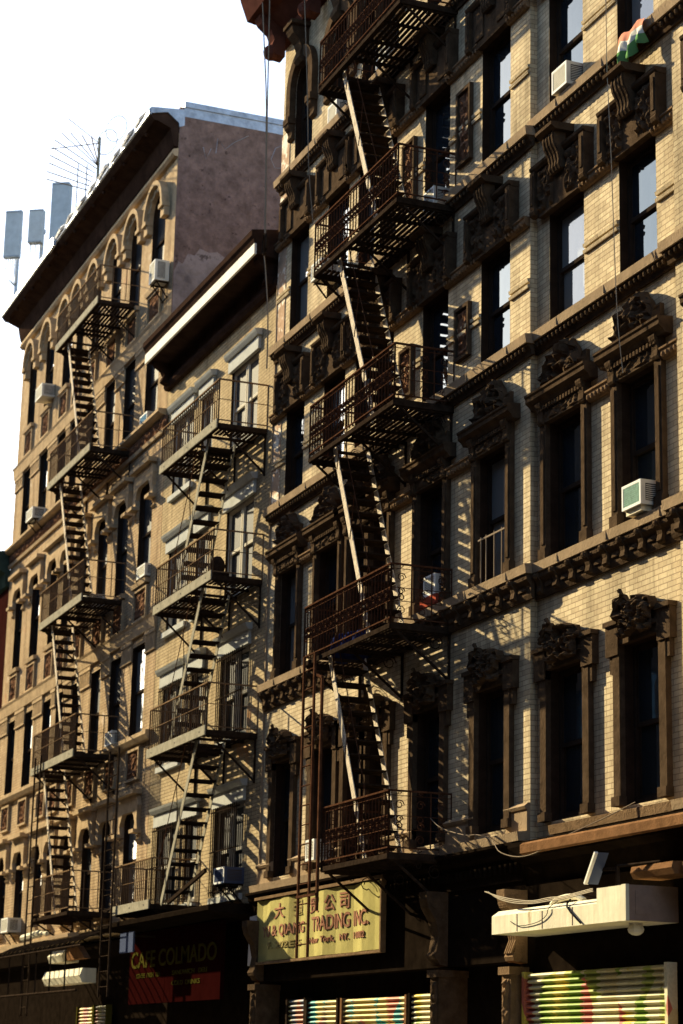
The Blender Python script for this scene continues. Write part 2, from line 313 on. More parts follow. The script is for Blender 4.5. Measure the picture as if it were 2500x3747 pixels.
# ---------------------------------------------------------------- wall with openings
def wall_mb(x0, x1, z0, z1, yf, openings, depth, yb, rv=None):
    """front sheet with cut openings, reveals, returns, top; openings: (xa, xb, za, zb, arch?)"""
    m = MB()
    xs = sorted({x0, x1, *[v for o in openings for v in o[:2]]}); zs = sorted({z0, z1, *[v for o in openings for v in o[2:4]]})
    for i in range(len(xs)-1):
        for j in range(len(zs)-1):
            cx = (xs[i]+xs[i+1])/2; cz = (zs[j]+zs[j+1])/2
            if any(o[0] < cx < o[1] and o[2] < cz < o[3] for o in openings): continue
            m.quad((xs[i],yf,zs[j]),(xs[i+1],yf,zs[j]),(xs[i+1],yf,zs[j+1]),(xs[i],yf,zs[j+1]))
    for o in openings:
        a, b, c, d = o[:4]; yr = yf+depth
        arch = len(o) > 4 and o[4]
        r = (b-a)/2; cx = (a+b)/2; sp = d-r if arch else d
        w = MB() if rv is not None else m
        if rv is not None: rv.append(w)
        w.quad((a,yf,c),(a,yr,c),(a,yr,sp),(a,yf,sp)); w.quad((b,yf,c),(b,yf,sp),(b,yr,sp),(b,yr,c)); w.quad((a,yf,c),(b,yf,c),(b,yr,c),(a,yr,c))
        if arch:
            N = 12; P = [(cx-r*math.cos(math.pi*k/N), sp+r*math.sin(math.pi*k/N)) for k in range(N+1)]
            for k in range(N):
                p, q = P[k], P[k+1]; w.quad((p[0],yf,p[1]),(q[0],yf,q[1]),(q[0],yr,q[1]),(p[0],yr,p[1]))
            for half in (P[:N//2+1], P[N//2:]):
                cor = (a, d) if half[0][0] < cx-1e-6 else (b, d)
                for k in range(len(half)-1):
                    m.add([(cor[0],yf,cor[1]),(half[k][0],yf,half[k][1]),(half[k+1][0],yf,half[k+1][1])], [(0,1,2)])
        else: w.quad((a,yf,d),(a,yr,d),(b,yr,d),(b,yf,d))
    m.quad((x1,yf,z0),(x1,yb,z0),(x1,yb,z1),(x1,yf,z1)); m.quad((x0,yf,z0),(x0,yf,z1),(x0,yb,z1),(x0,yb,z0))
    m.quad((x0,yb,z0),(x0,yb,z1),(x1,yb,z1),(x1,yb,z0)); m.quad((x0,yf,z1),(x1,yf,z1),(x1,yb,z1),(x0,yb,z1))
    return m

def mk_window(w, h, fm='frame', gm='glass', arch=False, blind=0.0):
    def f():
        m = MB(); b = 0.055; hw = w/2
        top = h
        m.box(-hw, -hw+b, 0, 0.10, 0, top); m.box(hw-b, hw, 0, 0.10, 0, top); m.box(-hw+b, hw-b, 0, 0.10, top-b, top); m.box(-hw+b, hw-b, -0.03, 0.10, 0, b+0.02)
        zr = h*0.5; m.box(-hw+b, hw-b, 0.015, 0.075, zr-0.03, zr+0.03)
        s = 0.035
        m.box(-hw+b, -hw+b+s, 0.02, 0.05, zr+0.03, top-b); m.box(hw-b-s, hw-b, 0.02, 0.05, zr+0.03, top-b); m.box(-hw+b+s, hw-b-s, 0.02, 0.05, top-b-s, top-b)
        m.box(-hw+b, -hw+b+s, 0.05, 0.08, b+0.02, zr-0.03); m.box(hw-b-s, hw-b, 0.05, 0.08, b+0.02, zr-0.03); m.box(-hw+b+s, hw-b-s, 0.05, 0.08, b+0.02, b+0.02+s+0.02)
        if arch: m.box(-hw, hw, 0.11, 0.15, h-w/2, h)
        o = m.build('window', fm, None, at=(0,0,0))
        g = MB(); g.box(-hw+b+s, hw-b-s, 0.033, 0.039, zr+0.03, top-b-s); g.box(-hw+b+s, hw-b-s, 0.062, 0.068, b+0.04+s, zr-0.03)
        p = g.build('pane', gm, None, at=(0,0,0)); p.parent = o
        if blind:
            g = MB(); g.box(-hw+b+s+0.01, hw-b-s-0.01, 0.028, 0.032, top-b-s-(h*0.45)*blind, top-b-s-0.005)
            p = g.build('blind', 'blind', None, at=(0,0,0)); p.parent = o
        return o
    return f
def window(parent, xa, xb, za, zb, y, fm='frame', gm='glass', arch=False, blind=0.0):
    w = round(xb-xa, 2); h = round(zb-za, 2)
    return stamp(('win', w, h, fm, gm, arch, blind), mk_window(w, h, fm, gm, arch, blind), parent, ((xa+xb)/2, y, za))

# ================================================================ SETTING
def sheet(name, x0, x1, y0, y1, z, m, kind='structure'):
    b = MB(); b.box(x0, x1, y0, y1, z-0.3, z); o = b.build(name, m); o['kind'] = kind; return o
sheet('ground', -1500, 1500, -1500, 1500, -0.16, 'asphalt')
sheet('road', -400, 300, -14.2, -4.0, -0.14, 'asphalt')
sheet('pavement', -400, 300, -3.9, -0.0, 0.0, 'pave'); sheet('pavement', -400, 300, -18.5, -14.3, 0.0, 'pave')
sheet('kerb', -400, 300, -4.0, -3.88, 0.003, 'pave'); sheet('kerb', -400, 300, -14.32, -14.2, 0.003, 'pave')

# ================================================================ BUILDINGS
def scroll_bracket(m, x0, x1, y, z0, z1, dep):
    h = z1-z0
    P = [(y, z0), (y-dep*.35, z0+.02*h), (y-dep*.55, z0+.12*h), (y-dep*.5, z0+.25*h), (y-dep*.42, z0+.4*h), (y-dep*.55, z0+.6*h), (y-dep*.9, z0+.78*h), (y-dep, z0+.9*h), (y-dep, z1), (y, z1)]
    m.prof(P, x0, x1)
def mk_hood_b(hw, seed, plain):
    def f():
        m = MB()
        m.box(-hw-.17, hw+.17, -.10, 0, .0, .72)
        if not plain:
            m.relief(-hw-.12, -.2, .05, .70, -.10, .07, seed); m.relief(.2, hw+.12, .05, .70, -.10, .07, seed+3)
        else:
            m.box(-hw-.05, -.24, -.125, -.10, .12, .60); m.box(.24, hw+.05, -.125, -.10, .12, .60)
        for s in (-1, 1):
            a, b = sorted((s*(hw+.17), s*(hw+.30))); m.box(a, b, -.17, 0, .14, .72)
            m.tube([(a-.004, -.105, .10), (b+.004, -.105, .10)], .075, 9); m.box(a+.03, b-.03, -.185, -.17, .2, .66)
        m.prof([(0,.72),(-.13,.72),(-.17,.76),(-.18,.80),(0,.81)], -hw-.31, hw+.31)
        P = [(-.10,.46),(-.17,.44),(-.2,.5),(-.19,.58),(-.21,.68),(-.27,.8),(-.29,.9),(-.28,.98),(-.10,.98)]
        m.prof(P, -.17, .17)
        for k in range(4): m.prof([(y*1.06, z) for y, z in P], -.155+.088*k, -.115+.088*k)
        m.prof([(0,.98),(-.30,.98),(-.37,1.03),(-.37,1.08),(0,1.10)], -.25, .25)
        return m.build('window_hood', 'stone_dk', None, at=(0,0,0))
    return f
def mk_hood_c(hw, h, seed):
    def f():
        m = MB()
        for s in (-1, 1):
            a, b = sorted((s*hw, s*(hw+.17)))
            m.box(a, b, -.075, 0, -h+.16, 0); m.box(a-.02, b+.02, -.10, 0, -h, -h+.16); m.box(a+.045, b-.045, -.09, -.075, -h+.22, -.1)
            scroll_bracket(m, a+.01, b-.01, -.075, -.02, .30, .09)
        m.box(-hw-.17, hw+.17, -.09, 0, .0, .30); m.relief(-hw+.02, hw-.02, .03, .15, -.09, .03, seed)
        n = int((2*hw+.3)/.085)
        for k in range(n): x = -hw-.13+k*.085; m.box(x, x+.048, -.14, -.09, .175, .235)
        m.prof([(0,.26),(-.12,.26),(-.15,.31),(-.19,.34),(-.21,.36),(-.21,.42),(-.23,.44),(-.23,.47),(0,.49)], -hw-.36, hw+.36)
        top = lambda u: .35+.65*max(0, math.sin(math.pi*min(1, max(0, (u-.08)/.8))))**.7 - .22*math.exp(-((u-.86)/.05)**2) + .06*math.sin(u*40)
        m.relief(-hw-.02, hw+.22, .49, 1.03, -.10, .14, seed, 8, 22, 12, top)
        return m.build('window_hood', 'stone_dk', None, at=(0,0,0))
    return f
def mk_hood_d(hw, h, seed):
    def f():
        m = MB()
        for s in (-1, 1):
            a, b = sorted((s*hw, s*(hw+.17)))
            m.box(a, b, -.08, 0, -h+.12, 0); m.box(a-.02, b+.02, -.11, 0, -h, -h+.12)
            c, d = sorted((s*(hw+.0), s*(hw+.32))); m.box(c, d, -.10, 0, -.12, .30); m.box(c-.02, d+.02, -.13, 0, .27, .33)
            c, d = sorted((s*(hw+.17), s*(hw+.26))); m.box(c, d, -.07, 0, -.34, -.12)
        m.box(-hw, hw, -.075, 0, .0, .12); m.box(-hw, hw, -.11, 0, .12, .18); m.box(-hw, hw, -.075, 0, .18, .30)
        m.relief(-hw+.1, hw-.1, .05, .34, -.11, .12, seed)
        top = lambda u: .45+.5*math.exp(-((u-.16)/.1)**2)+.25*math.exp(-((u-.55)/.2)**2)-.25*(u > .88)
        m.relief(-hw-.05, hw+.05, .30, .66, -.10, .12, seed+4, 8, 20, 10, top)
        m.tube([(-hw-.02,-.16,.36),(-hw*.7,-.17,.52),(-hw*.5,-.17,.60),(-hw*.62,-.17,.66)], .035, 6)
        return m.build('window_hood', 'stone_dk', None, at=(0,0,0))
    return f
def sill_band(root, x0, x1, y, z0, big=False, eggs=True):
    m = MB(); m.prof([(y, z0), (y-.155, z0), (y-.17, z0+.13), (y, z0+.155)], x0, x1)
    j = x0+.9
    while j < x1-.3: m.box(j, j+.008, y-.172, y-.15, z0+.01, z0+.13); j += 1.37
    m.build('sill_band', 'ledge', root)
    m = MB(); z = z0-.002
    if big:
        m.prof([(y, z-.34), (y-.04, z-.34), (y-.06, z-.28), (y-.06, z-.16), (y-.13, z-.08), (y-.13, z), (y, z)], x0+.03, x1-.03)
        x = x0+.25
        while x < x1-.2:
            scroll_bracket(m, x-.06, x+.06, y-.05, z-.30, z-.02, .12); m.ball((x, y-.16, z-.06), .055, .04, .045)
            m.box(x+.14, x+.34, y-.085, y-.05, z-.22, z-.16); x += .47
    else:
        m.prof([(y, z-.15), (y-.04, z-.15), (y-.05, z-.10), (y-.10, z-.03), (y-.125, z-.02), (y-.125, z), (y, z)], x0+.03, x1-.03)
    if eggs:
        x = x0+.1
        while x < x1-.05: m.ball((x, y-.105, z-.055), .034, .035, .048, 6, 4); x += .122
    m.build('moulding', 'stone_dk', root)
def impost(root, x0, x1, y, z0):
    m = MB(); m.prof([(y, z0), (y-.05, z0), (y-.09, z0+.05), (y-.095, z0+.11), (y-.115, z0+.125), (y-.115, z0+.15), (y, z0+.155)], x0, x1)
    x = x0+.05
    while x < x1-.03: m.ball((x, y-.085, z0+.055), .03, .03, .045, 6, 4); x += .1
    m.build('impost_band', 'stone', root)
def strings(root, x0, x1, y, z):
    for dz in (0, .095):
        m = MB(); m.prof([(y, z+dz-.022), (y-.03, z+dz-.03), (y-.04, z+dz+.02), (y, z+dz+.03)], x0, x1); m.build('string_course', 'cream', root)
def carved_panel(root, x0, x1, z0, z1, y, name='carved_panel', fm='stone_dk', rm='terra_dk', dep=.07):
    m = MB(); b = .055
    m.box(x0, x0+b, y-dep, y, z0, z1); m.box(x1-b, x1, y-dep, y, z0, z1); m.box(x0+b, x1-b, y-dep, y, z1-b, z1); m.box(x0+b, x1-b, y-dep, y, z0, z0+b)
    o = m.build(name, fm, root)
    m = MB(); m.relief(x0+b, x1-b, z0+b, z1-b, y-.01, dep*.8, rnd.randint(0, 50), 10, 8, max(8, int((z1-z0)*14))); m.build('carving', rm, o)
    return o

YB3 = -.11
ROWS = [('D', 4.85, 6.88), ('C', 8.43, 10.38), ('B', 11.78, 13.5), ('A', 15.1, 17.0)]
def tenement_rows(root, cols, y, seed0, T=None, skip=()):
    for ci, (a, b) in enumerate(cols):
        hw = round((b-a)/2, 2); cx = (a+b)/2
        for rn, za, zb in ROWS:
            bl = 0
            window(root, a, b, za, zb, y+.12, gm='glass_lt' if rnd.random() < .22 else 'glass')
            sd_ = seed0+ci
            if rn in 'AB': stamp(('hb', hw, sd_, rn), mk_hood_b(hw, sd_, rn == 'A'), root, (cx, y, zb))
            elif rn == 'C': stamp(('hc', hw, sd_), mk_hood_c(hw, zb-za, sd_), root, (cx, y, zb))
            else: stamp(('hd', hw, sd_), mk_hood_d(hw, zb-za, sd_), root, (cx, y, zb))

# ---- centre tenement with the ornate fire escape
b3 = empty('brick_building', (-31.09, YB3, 0), 'cream brick tenement with carved brown window hoods behind the ornate rusty fire escape', 'building')
cols3 = [(-36.0, -35.05), (-34.05, -33.02), (-32.52, -31.80), (-31.56, -30.84), (-29.64, -28.66), (-27.45, -26.46)]
X30, X31 = -36.72, -25.80
ops = [(a, b, za, zb) for a, b in cols3 for _, za, zb in ROWS] + [(a, b, 18.5, 20.55, True) for a, b in cols3]
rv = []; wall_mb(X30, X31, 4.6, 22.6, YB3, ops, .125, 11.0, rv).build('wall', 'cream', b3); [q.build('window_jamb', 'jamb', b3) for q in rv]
tenement_rows(b3, cols3, YB3, 1)
for a, b in cols3:
    window(b3, a, b, 18.5, 20.55, YB3+.125, arch=True)
    cx = (a+b)/2; r = (b-a)/2; sp = 20.55-r; m = MB()
    for k in range(14):                                                      # archivolt
        t0, t1 = math.pi*k/14, math.pi*(k+1)/14
        P = [(cx-math.cos(t)*q, sp+math.sin(t)*q) for t, q in ((t0, r+.02), (t1, r+.02), (t1, r+.24), (t0, r+.24))]
        m.plate(P, YB3-.13, YB3)
    for s in (-1, 1):
        a2, b2 = sorted((cx+s*(r+.02), cx+s*(r+.24))); m.box(a2, b2, YB3-.13, YB3, sp-.55, sp); m.box(a2-.03, b2+.03, YB3-.17, YB3, sp-.68, sp-.55)
        scroll_bracket(m, a2, b2, YB3, sp-1.0, sp-.68, .15)
    scroll_bracket(m, cx-.16, cx+.16, YB3, sp+r-.12, sp+r+.62, .36); m.box(cx-.24, cx+.24, YB3-.4, YB3, sp+r+.62, sp+r+.70)
    m.build('window_hood', 'stone_dk', b3)
for z, big in ((8.27, True), (11.62, False), (14.82, False), (18.3, False)): sill_band(b3, X30-.02, X31+.17, YB3, z, big)
edges = [X30] + [v for c in cols3 for v in c] + [X31]
piers3 = [(edges[i], edges[i+1]) for i in range(0, len(edges), 2)]
for a, b in piers3:
    for z in (13.46, 16.96): impost(b3, a, b, YB3, z)
    if b-a > .5:
        for z in (12.55, 15.92): strings(b3, a+.02, b-.02, YB3, z)
    m = MB(); m.box(a, b, YB3-.05, YB3, 4.76, 5.05); m.prof([(YB3, 5.05), (YB3-.07, 5.05), (YB3-.09, 5.09), (YB3-.03, 5.14), (YB3, 5.14)], a, b)
    m.build('base_block', 'ledge', b3)
    if b-a > .8:
        impost(b3, a+.19, b-.19, YB3, 10.33)
for xa, xb in ((-28.30, -27.78), (-30.48, -29.97)):
    carved_panel(b3, xa, xb, 15.34, 16.62, YB3); carved_panel(b3, xa, xb, 12.12, 12.98, YB3)
m = MB(); m.prof([(YB3, 4.62), (YB3-.18, 4.62), (YB3-.2, 4.74), (YB3, 4.76)], X30, X31); m.build('sill_band', 'ledge', b3)
m = MB(); m.prof([(YB3, 21.3), (YB3-.15, 21.32), (YB3-.18, 21.5), (YB3-.5, 21.75), (YB3-.8, 21.8), (YB3-.95, 22.2), (YB3-1.05, 22.6), (YB3-1.05, 22.75), (YB3, 22.8)], X30-.1, X31+.1)
x = X30+.25
while x < X31:
    scroll_bracket(m, x-.15, x+.15, YB3-.15, 20.95, 21.8, .55); m.ball((x, YB3-.4, 21.05), .17, .16, .16, 8, 6); x += 1.95
m.build('cornice', 'cornice_r', b3)
for za, zb in ((15.0, 18.1), (18.48, 19.4), (11.8, 13.4)):
    m = MB(); m.box(X30-.004, -36.28, YB3-.012, YB3+.2, za, zb); m.build('flaking_pier', 'flake', b3)
# shopfront of the centre tenement
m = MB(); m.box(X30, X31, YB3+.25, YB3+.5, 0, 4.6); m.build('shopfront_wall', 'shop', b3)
m = MB(); m.prof([(YB3+.25, 4.1), (YB3-.1, 4.1), (YB3-.12, 4.4), (YB3-.2, 4.46), (YB3-.22, 4.54), (YB3-.27, 4.56), (YB3-.27, 4.6), (YB3+.25, 4.61)], X30, X31-.02)
x = X30+.2
while x < X31-.1: m.box(x, x+.07, YB3-.16, YB3-.1, 4.22, 4.34); x += .16
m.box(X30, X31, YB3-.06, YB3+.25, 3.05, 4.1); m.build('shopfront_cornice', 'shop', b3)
def shutter(root, x0, x1, z1, y, m_, seed=0, post=None, pitch=.078):
    b = MB(); z = z1; rows = int(z1/pitch)
    P = [(y+.02, z1)]
    for k in range(rows):
        zt = z1-k*pitch; P += [(y-.005, zt-.006), (y-.035, zt-.018), (y-.045, zt-.034), (y-.03, zt-.050), (y+.004, zt-.058), (y+.006, zt-.074)]
    P += [(y+.02, z1-rows*pitch), (y+.05, z1-rows*pitch), (y+.05, z1)]
    n = len(P); vs = [(x0, a, c) for a, c in P] + [(x1, a, c) for a, c in P]
    b.add(vs, [(i, i+1, i+1+n, i+n) for i in range(n-1)])
    o = b.build('roller_shutter', m_, root)
    for q in (x0-.07, x1):
        b = MB(); b.box(q, q+.07, y-.07, y+.06, 0, z1+.02); b.build('guide_rail', post or 'iron', o)
    return o
shutter(b3, -35.2, -34.4, 2.72, 0.0, 'gra3'); shutter(b3, -34.2, -32.85, 2.68, -.02, 'gra2'); shutter(b3, -32.6, -30.05, 2.68, -.02, 'gra2', post='canopy'); shutter(b3, -29.85, -28.9, 2.70, -.02, 'gra', post='shop')
for x in (-28.45, -36.3):
    m = MB(); m.box(x-.15, x+.15, YB3-.2, YB3+.25, 0, 2.9); m.box(x-.19, x+.19, YB3-.24, YB3+.25, 2.9, 3.0)
    scroll_bracket(m, x-.14, x+.14, YB3-.06, 3.05, 4.1, .34); m.tube([(x-.15, YB3-.2, 3.2), (x+.15, YB3-.2, 3.2)], .07, 8); m.tube([(x-.15, YB3-.26, 3.95), (x+.15, YB3-.26, 3.95)], .09, 8)
    m.relief(x-.10, x+.10, 1.5, 2.85, YB3-.2, .05, 9, 12, 6, 22); m.build('shopfront_pilaster', 'stone_dk', b3)

# ---- right-hand tenement
b4 = empty('brick_building', (-20.5, 0, 0), 'cream brick tenement at the right with carved window frames above the white shop awning box', 'building')
cols4 = [(-25.40, -24.36), (-23.36, -22.38)]; X40, X41 = X31+.003, -21.75
ops = [(a, b, za, zb) for a, b in cols4 for _, za, zb in ROWS] + [(a, b, 18.5, 20.55) for a, b in cols4]
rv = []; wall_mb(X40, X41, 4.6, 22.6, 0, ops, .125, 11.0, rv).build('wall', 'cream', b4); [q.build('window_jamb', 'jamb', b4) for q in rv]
tenement_rows(b4, cols4, 0.0, 5)
for a, b in cols4: window(b4, a, b, 18.5, 20.55, .12)
for z, big in ((8.27, True), (11.645, False), (14.945, False), (18.38, False)): sill_band(b4, X40, X41-.003, 0.0, z, big)
for a, b in ((-24.36, -23.36), (-22.38, X41)):
    for z in (13.46, 16.96): impost(b4, a, b, 0, z)
    for z in (12.55, 15.92): strings(b4, a+.02, b-.02, 0, z)
    impost(b4, a+.19, b-(.19 if b < X41 else 0), 0, 10.33)
m = MB(); m.prof([(0, 4.62), (-.26, 4.62), (-.28, 4.74), (0, 4.77)], -24.95, X41); m.build('sill_band', 'stone', b4)
cols5 = [(-20.95, -19.95), (-18.9, -17.9)]
ops = [(a, b, za, zb) for a, b in cols5 for _, za, zb in ROWS]
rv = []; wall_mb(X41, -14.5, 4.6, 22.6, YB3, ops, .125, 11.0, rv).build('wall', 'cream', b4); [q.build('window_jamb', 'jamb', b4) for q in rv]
tenement_rows(b4, cols5, YB3, 5)
for z, big in ((8.27, True), (11.62, False), (14.82, False), (18.3, False)): sill_band(b4, X41-.15, -14.4, YB3, z, big)
m = MB(); m.prof([(YB3, 4.62), (YB3-.18, 4.62), (YB3-.2, 4.74), (YB3, 4.76)], X41, -14.4); m.build('sill_band', 'ledge', b4)
m = MB(); m.prof([(YB3, 21.3), (YB3-.15, 21.32), (YB3-.18, 21.5), (YB3-.5, 21.75), (YB3-.8, 21.8), (YB3-.95, 22.2), (YB3-1.05, 22.6), (YB3-1.05, 22.75), (0, 22.8)], X31+.1, -14.4); m.build('cornice', 'cornice_r', b4)
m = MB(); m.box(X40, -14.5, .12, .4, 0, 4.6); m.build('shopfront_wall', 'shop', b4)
m = MB(); m.prof([(.12, 4.0), (-.15, 4.0), (-.2, 4.3), (-.4, 4.36), (-.45, 4.5), (-.45, 4.56), (.12, 4.6)], X40, -14.5); m.build('shopfront_cornice', 'shop', b4)
m = MB(); m.box(X40, -21.5, -.25, .12, 2.80, 4.0); m.build('shopfront_fascia', 'shop', b4)
shutter(b4, -25.4, -21.80, 2.86, -.33, 'gra', pitch=.078, post='gra')
for x, t in ((-25.72, 1), (-20.9, 0)):
    m = MB(); m.box(x-.13, x+.13, -.5, .12, 0, 2.85); m.box(x-.17, x+.17, -.54, .12, 2.85, 2.95)
    scroll_bracket(m, x-.12, x+.12, -.25, 3.0, 3.95, .34); m.tube([(x-.13, -.40, 3.08), (x+.13, -.40, 3.08)], .07, 8); m.tube([(x-.13, -.48, 3.78), (x+.13, -.48, 3.78)], .09, 8)
    for k in range(4): m.tube([(x-.09+.06*k, -.47, 3.12), (x-.09+.06*k, -.40, 3.3), (x-.09+.06*k, -.47, 3.55)], .022, 5)
    m.relief(x-.09, x+.09, 1.4, 2.8, -.5, .06, 9, 12, 6, 24); m.build('shopfront_pilaster', 'stone', b4)
# sloped rusty canopy under the first-floor sills
m = MB(); m.prof([(-.02, 4.60), (-.62, 4.50), (-.66, 4.47), (-.66, 4.36), (-.62, 4.34), (-.02, 4.5)], -25.0, -14.5); m.build('canopy', 'canopy', b4)

# white shutter housing: a long box with a taller end
hb = empty('awning_box', (-23.5, -.45, 3.3), 'long white metal awning box with a taller right end above the graffiti shutter', 'awning box')
m = MB(); m.prof([(-.255, 3.33), (-.90, 3.33), (-.90, 3.56), (-.80, 3.63), (-.255, 3.66)], -25.33, -22.42); m.build('housing', 'offwhite', hb)
m = MB(); m.box(-22.42, -21.72, -.93, -.255, 3.325, 3.73); m.box(-21.80, -21.70, -.945, -.90, 3.32, 3.735); m.build('end_housing', 'offwhite', hb)
m = MB(); m.box(-21.719, -21.700, -.90, -.255, 3.325, 3.73); m.box(-21.70, -21.692, -.82, -.62, 3.40, 3.66); m.box(-21.70, -21.690, -.79, -.65, 3.43, 3.63); m.build('shade_toned_end_panel', 'endshade_seam', hb)  # right end face coloured brown for its shade, with a raised panel outline
for x in (-24.6, -23.9, -23.1):
    m = MB(); m.box(x, x+.012, -.904, -.90, 3.34, 3.555); m.build('seam', 'endshade_seam', hb)
m = MB(); m.tube([(-24.2, -.6, 3.66), (-24.05, -.62, 3.71), (-23.8, -.62, 3.73), (-23.5, -.62, 3.72), (-23.35, -.6, 3.66)], .04, 7); m.build('torn_cover', 'offwhite', hb)

# ---- low house between the two tall tenements
b2 = empty('brick_building', (-40.5, 0, 0), 'low tan brick house with pale lintels and white edged cornice between two tall tenements', 'building')
X20, X21 = -44.37, -36.75
cols2 = [(-43.7, -42.25), (-41.7, -40.9), (-39.72, -38.05)]
rows2 = [(13.72, 15.42), (10.66, 12.45), (7.72, 9.45), (4.72, 6.45)]
ops = [(a, b, za, zb) for a, b in cols2 for za, zb in rows2]
rv = []; wall_mb(X20, X21, 4.3, 16.6, 0, ops, .06, 11.0, rv).build('wall', 'tan', b2); [q.build('window_jamb', 'jamb', b2) for q in rv]
for ri, (za, zb) in enumerate(rows2):
    for a, b in cols2:
        if b-a > 1.2:
            h = (b-a)/2; window(b2, a, a+h-.02, za, zb, .05, 'framew', 'glass_dk'); window(b2, a+h+.02, b, za, zb, .05, 'framew', 'glass_dk')
        else: window(b2, a, b, za, zb, .05, 'framew', 'glass_dk')
        m = MB(); m.box(a-.1, b+.1, -.06, .02, zb-.01, zb+.26); m.prof([(.02, zb+.26), (-.10, zb+.26), (-.14, zb+.33), (-.16, zb+.38), (.02, zb+.40)], a-.16, b+.16); m.build('lintel', 'greyblue', b2)
        m = MB(); m.box(a-.08, b+.08, -.08, .1, za-.12, za-.005); m.build('sill', 'greyblue', b2)
    if ri >= 2:
        for a, b in cols2:
            m = MB(); k = a+.04
            while k < b-.02: m.tube([(k, -.10, za+.02), (k, -.10, zb-.02)], .011, 5); k += .115
            for z in (za+.1, (za+zb)/2, zb-.1): m.box(a-.03, b+.03, -.105, -.085, z-.012, z+.012)
            m.build('window_guard', 'iron', b2)
m = MB(); m.prof([(0, 16.33), (-.1, 16.34), (-.14, 16.42), (-.12, 16.52), (-.05, 16.56), (-.05, 16.86), (-.48, 16.92), (-.55, 16.92), (-.55, 17.13), (-.60, 17.14), (-.62, 17.22), (-.66, 17.28), (-.66, 17.40), (0, 17.5)], X20+.1, X21-.05)
for x in (X20+.35, X21-.35):
    scroll_bracket(m, x-.1, x+.1, -.05, 16.4, 16.92, .42)
for x in (-42.2, -40.3, -38.6): m.box(x-.02, x+.02, -.07, -.05, 16.58, 16.86)
co = m.build('cornice', 'cornice', b2)
m = MB(); m.box(X20+.1, X21-.05, -.60, -.553, 16.905, 17.125); m.build('fascia_board', 'white', co)
m = MB(); m.box(X20, X21, .05, 11, 16.6, 17.3); m.build('roof', 'roof', b2)
m = MB(); m.box(X20, X21, .12, .4, 0, 4.3); m.prof([(.12, 4.24), (-.9, 4.26), (-1.02, 4.3), (-1.02, 4.38), (-.9, 4.42), (.02, 4.46)], X20, X21-.1); m.build('shopfront_wall', 'shop', b2)
m = MB(); m.tube([(-36.72, -.09, 3.0), (-36.72, -.09, 16.3)], .05, 7); m.build('drainpipe', 'ledge', b2)

# ---- tall tenement at the left
b1 = empty('brick_building', (-52.07, 0, 0), 'tall orange brick tenement at left with arched top windows and a deep dark cornice', 'building')
X10, X11 = -59.78, -44.40
cols1 = [(-58.75, -57.85), (-56.75, -55.8), (-54.7, -53.8), (-53.3, -52.55), (-51.65, -50.9), (-49.85, -48.95), (-48.1, -47.15), (-46.25, -45.2)]
rows1 = [(19.35, 21.72, True), (15.98, 18.05, False), (12.22, 14.52, False), (8.66, 10.75, False), (4.88, 6.95, False)]
ops = [(a, b, za, zb, ar) for a, b in cols1 for za, zb, ar in rows1]
rv = []; wall_mb(X10, X11, 4.3, 22.75, 0, ops, .075, 12.0, rv).build('wall', 'orange', b1); [q.build('window_jamb', 'jamb', b1) for q in rv]
for a, b in cols1:
    cx = (a+b)/2; r = (b-a)/2
    for za, zb, ar in rows1: window(b1, a, b, za, zb, .07, gm='glass' if a < -54 else ('glass_dk' if a < -46.5 or za > 12 else 'glass_lt'), arch=ar)
    sp = 21.72-r; m = MB()                                                   # arched label hood of the top floor
    for k in range(12):
        t0, t1 = math.pi*k/12, math.pi*(k+1)/12
        for q0, q1, d in ((r+.02, r+.15, .10), (r+.15, r+.27, .2)):
            m.plate([(cx-math.cos(t)*q, sp+math.sin(t)*q) for t, q in ((t0, q0), (t1, q0), (t1, q1), (t0, q1))], -d, 0)
        if k % 2: m.ball((cx-math.cos((t0+t1)/2)*(r+.07), -.11, sp+math.sin((t0+t1)/2)*(r+.07)), .05, .03, .05)
    for s in (-1, 1):
        c, d = sorted((cx+s*(r+.0), cx+s*(r+.32))); m.box(c, d, -.20, 0, sp-.10, sp); m.box(c+.02, d-.02, -.14, 0, sp-.32, sp-.10)
    m.build('window_hood', 'terra', b1)
    hw = r
    for z0 in (14.52, 6.95):                                                 # eared hood, second and fourth floors
        m = MB(); P = [(cx-hw-.3, z0-.42), (cx-hw-.02, z0-.42), (cx-hw-.08, z0-.25), (cx-hw+.02, z0-.1), (cx-hw+.14, z0), (cx+hw-.14, z0), (cx+hw-.02, z0-.1), (cx+hw+.08, z0-.25), (cx+hw+.02, z0-.42), (cx+hw+.3, z0-.42), (cx+hw+.22, z0-.2), (cx+hw+.26, z0+.12), (cx+hw+.12, z0+.38), (cx-hw-.12, z0+.38), (cx-hw-.26, z0+.12), (cx-hw-.22, z0-.2)]
        m.plate(P, -.10, 0); m.box(cx-hw-.24, cx+hw+.24, -.22, 0, z0+.36, z0+.46)
        for s in (-1, 1):
            c, d = sorted((cx+s*(hw+.0), cx+s*(hw+.34))); m.box(c, d, -.2, 0, z0-.5, z0-.42); m.relief(c, d, z0-.72, z0-.5, 0, .08, 4, 12, 5, 5)
        m.build('window_hood', 'terra', b1)
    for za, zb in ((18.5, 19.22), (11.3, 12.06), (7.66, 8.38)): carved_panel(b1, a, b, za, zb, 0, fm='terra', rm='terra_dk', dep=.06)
    for za in (19.35, 12.22, 4.88):
        m = MB(); m.prof([(0, za-.12), (-.1, za-.12), (-.12, za-.02), (.05, za)], a-.06, b+.06); m.build('sill', 'terra', b1)
e1 = [X10] + [v for c in cols1 for v in c] + [X11]
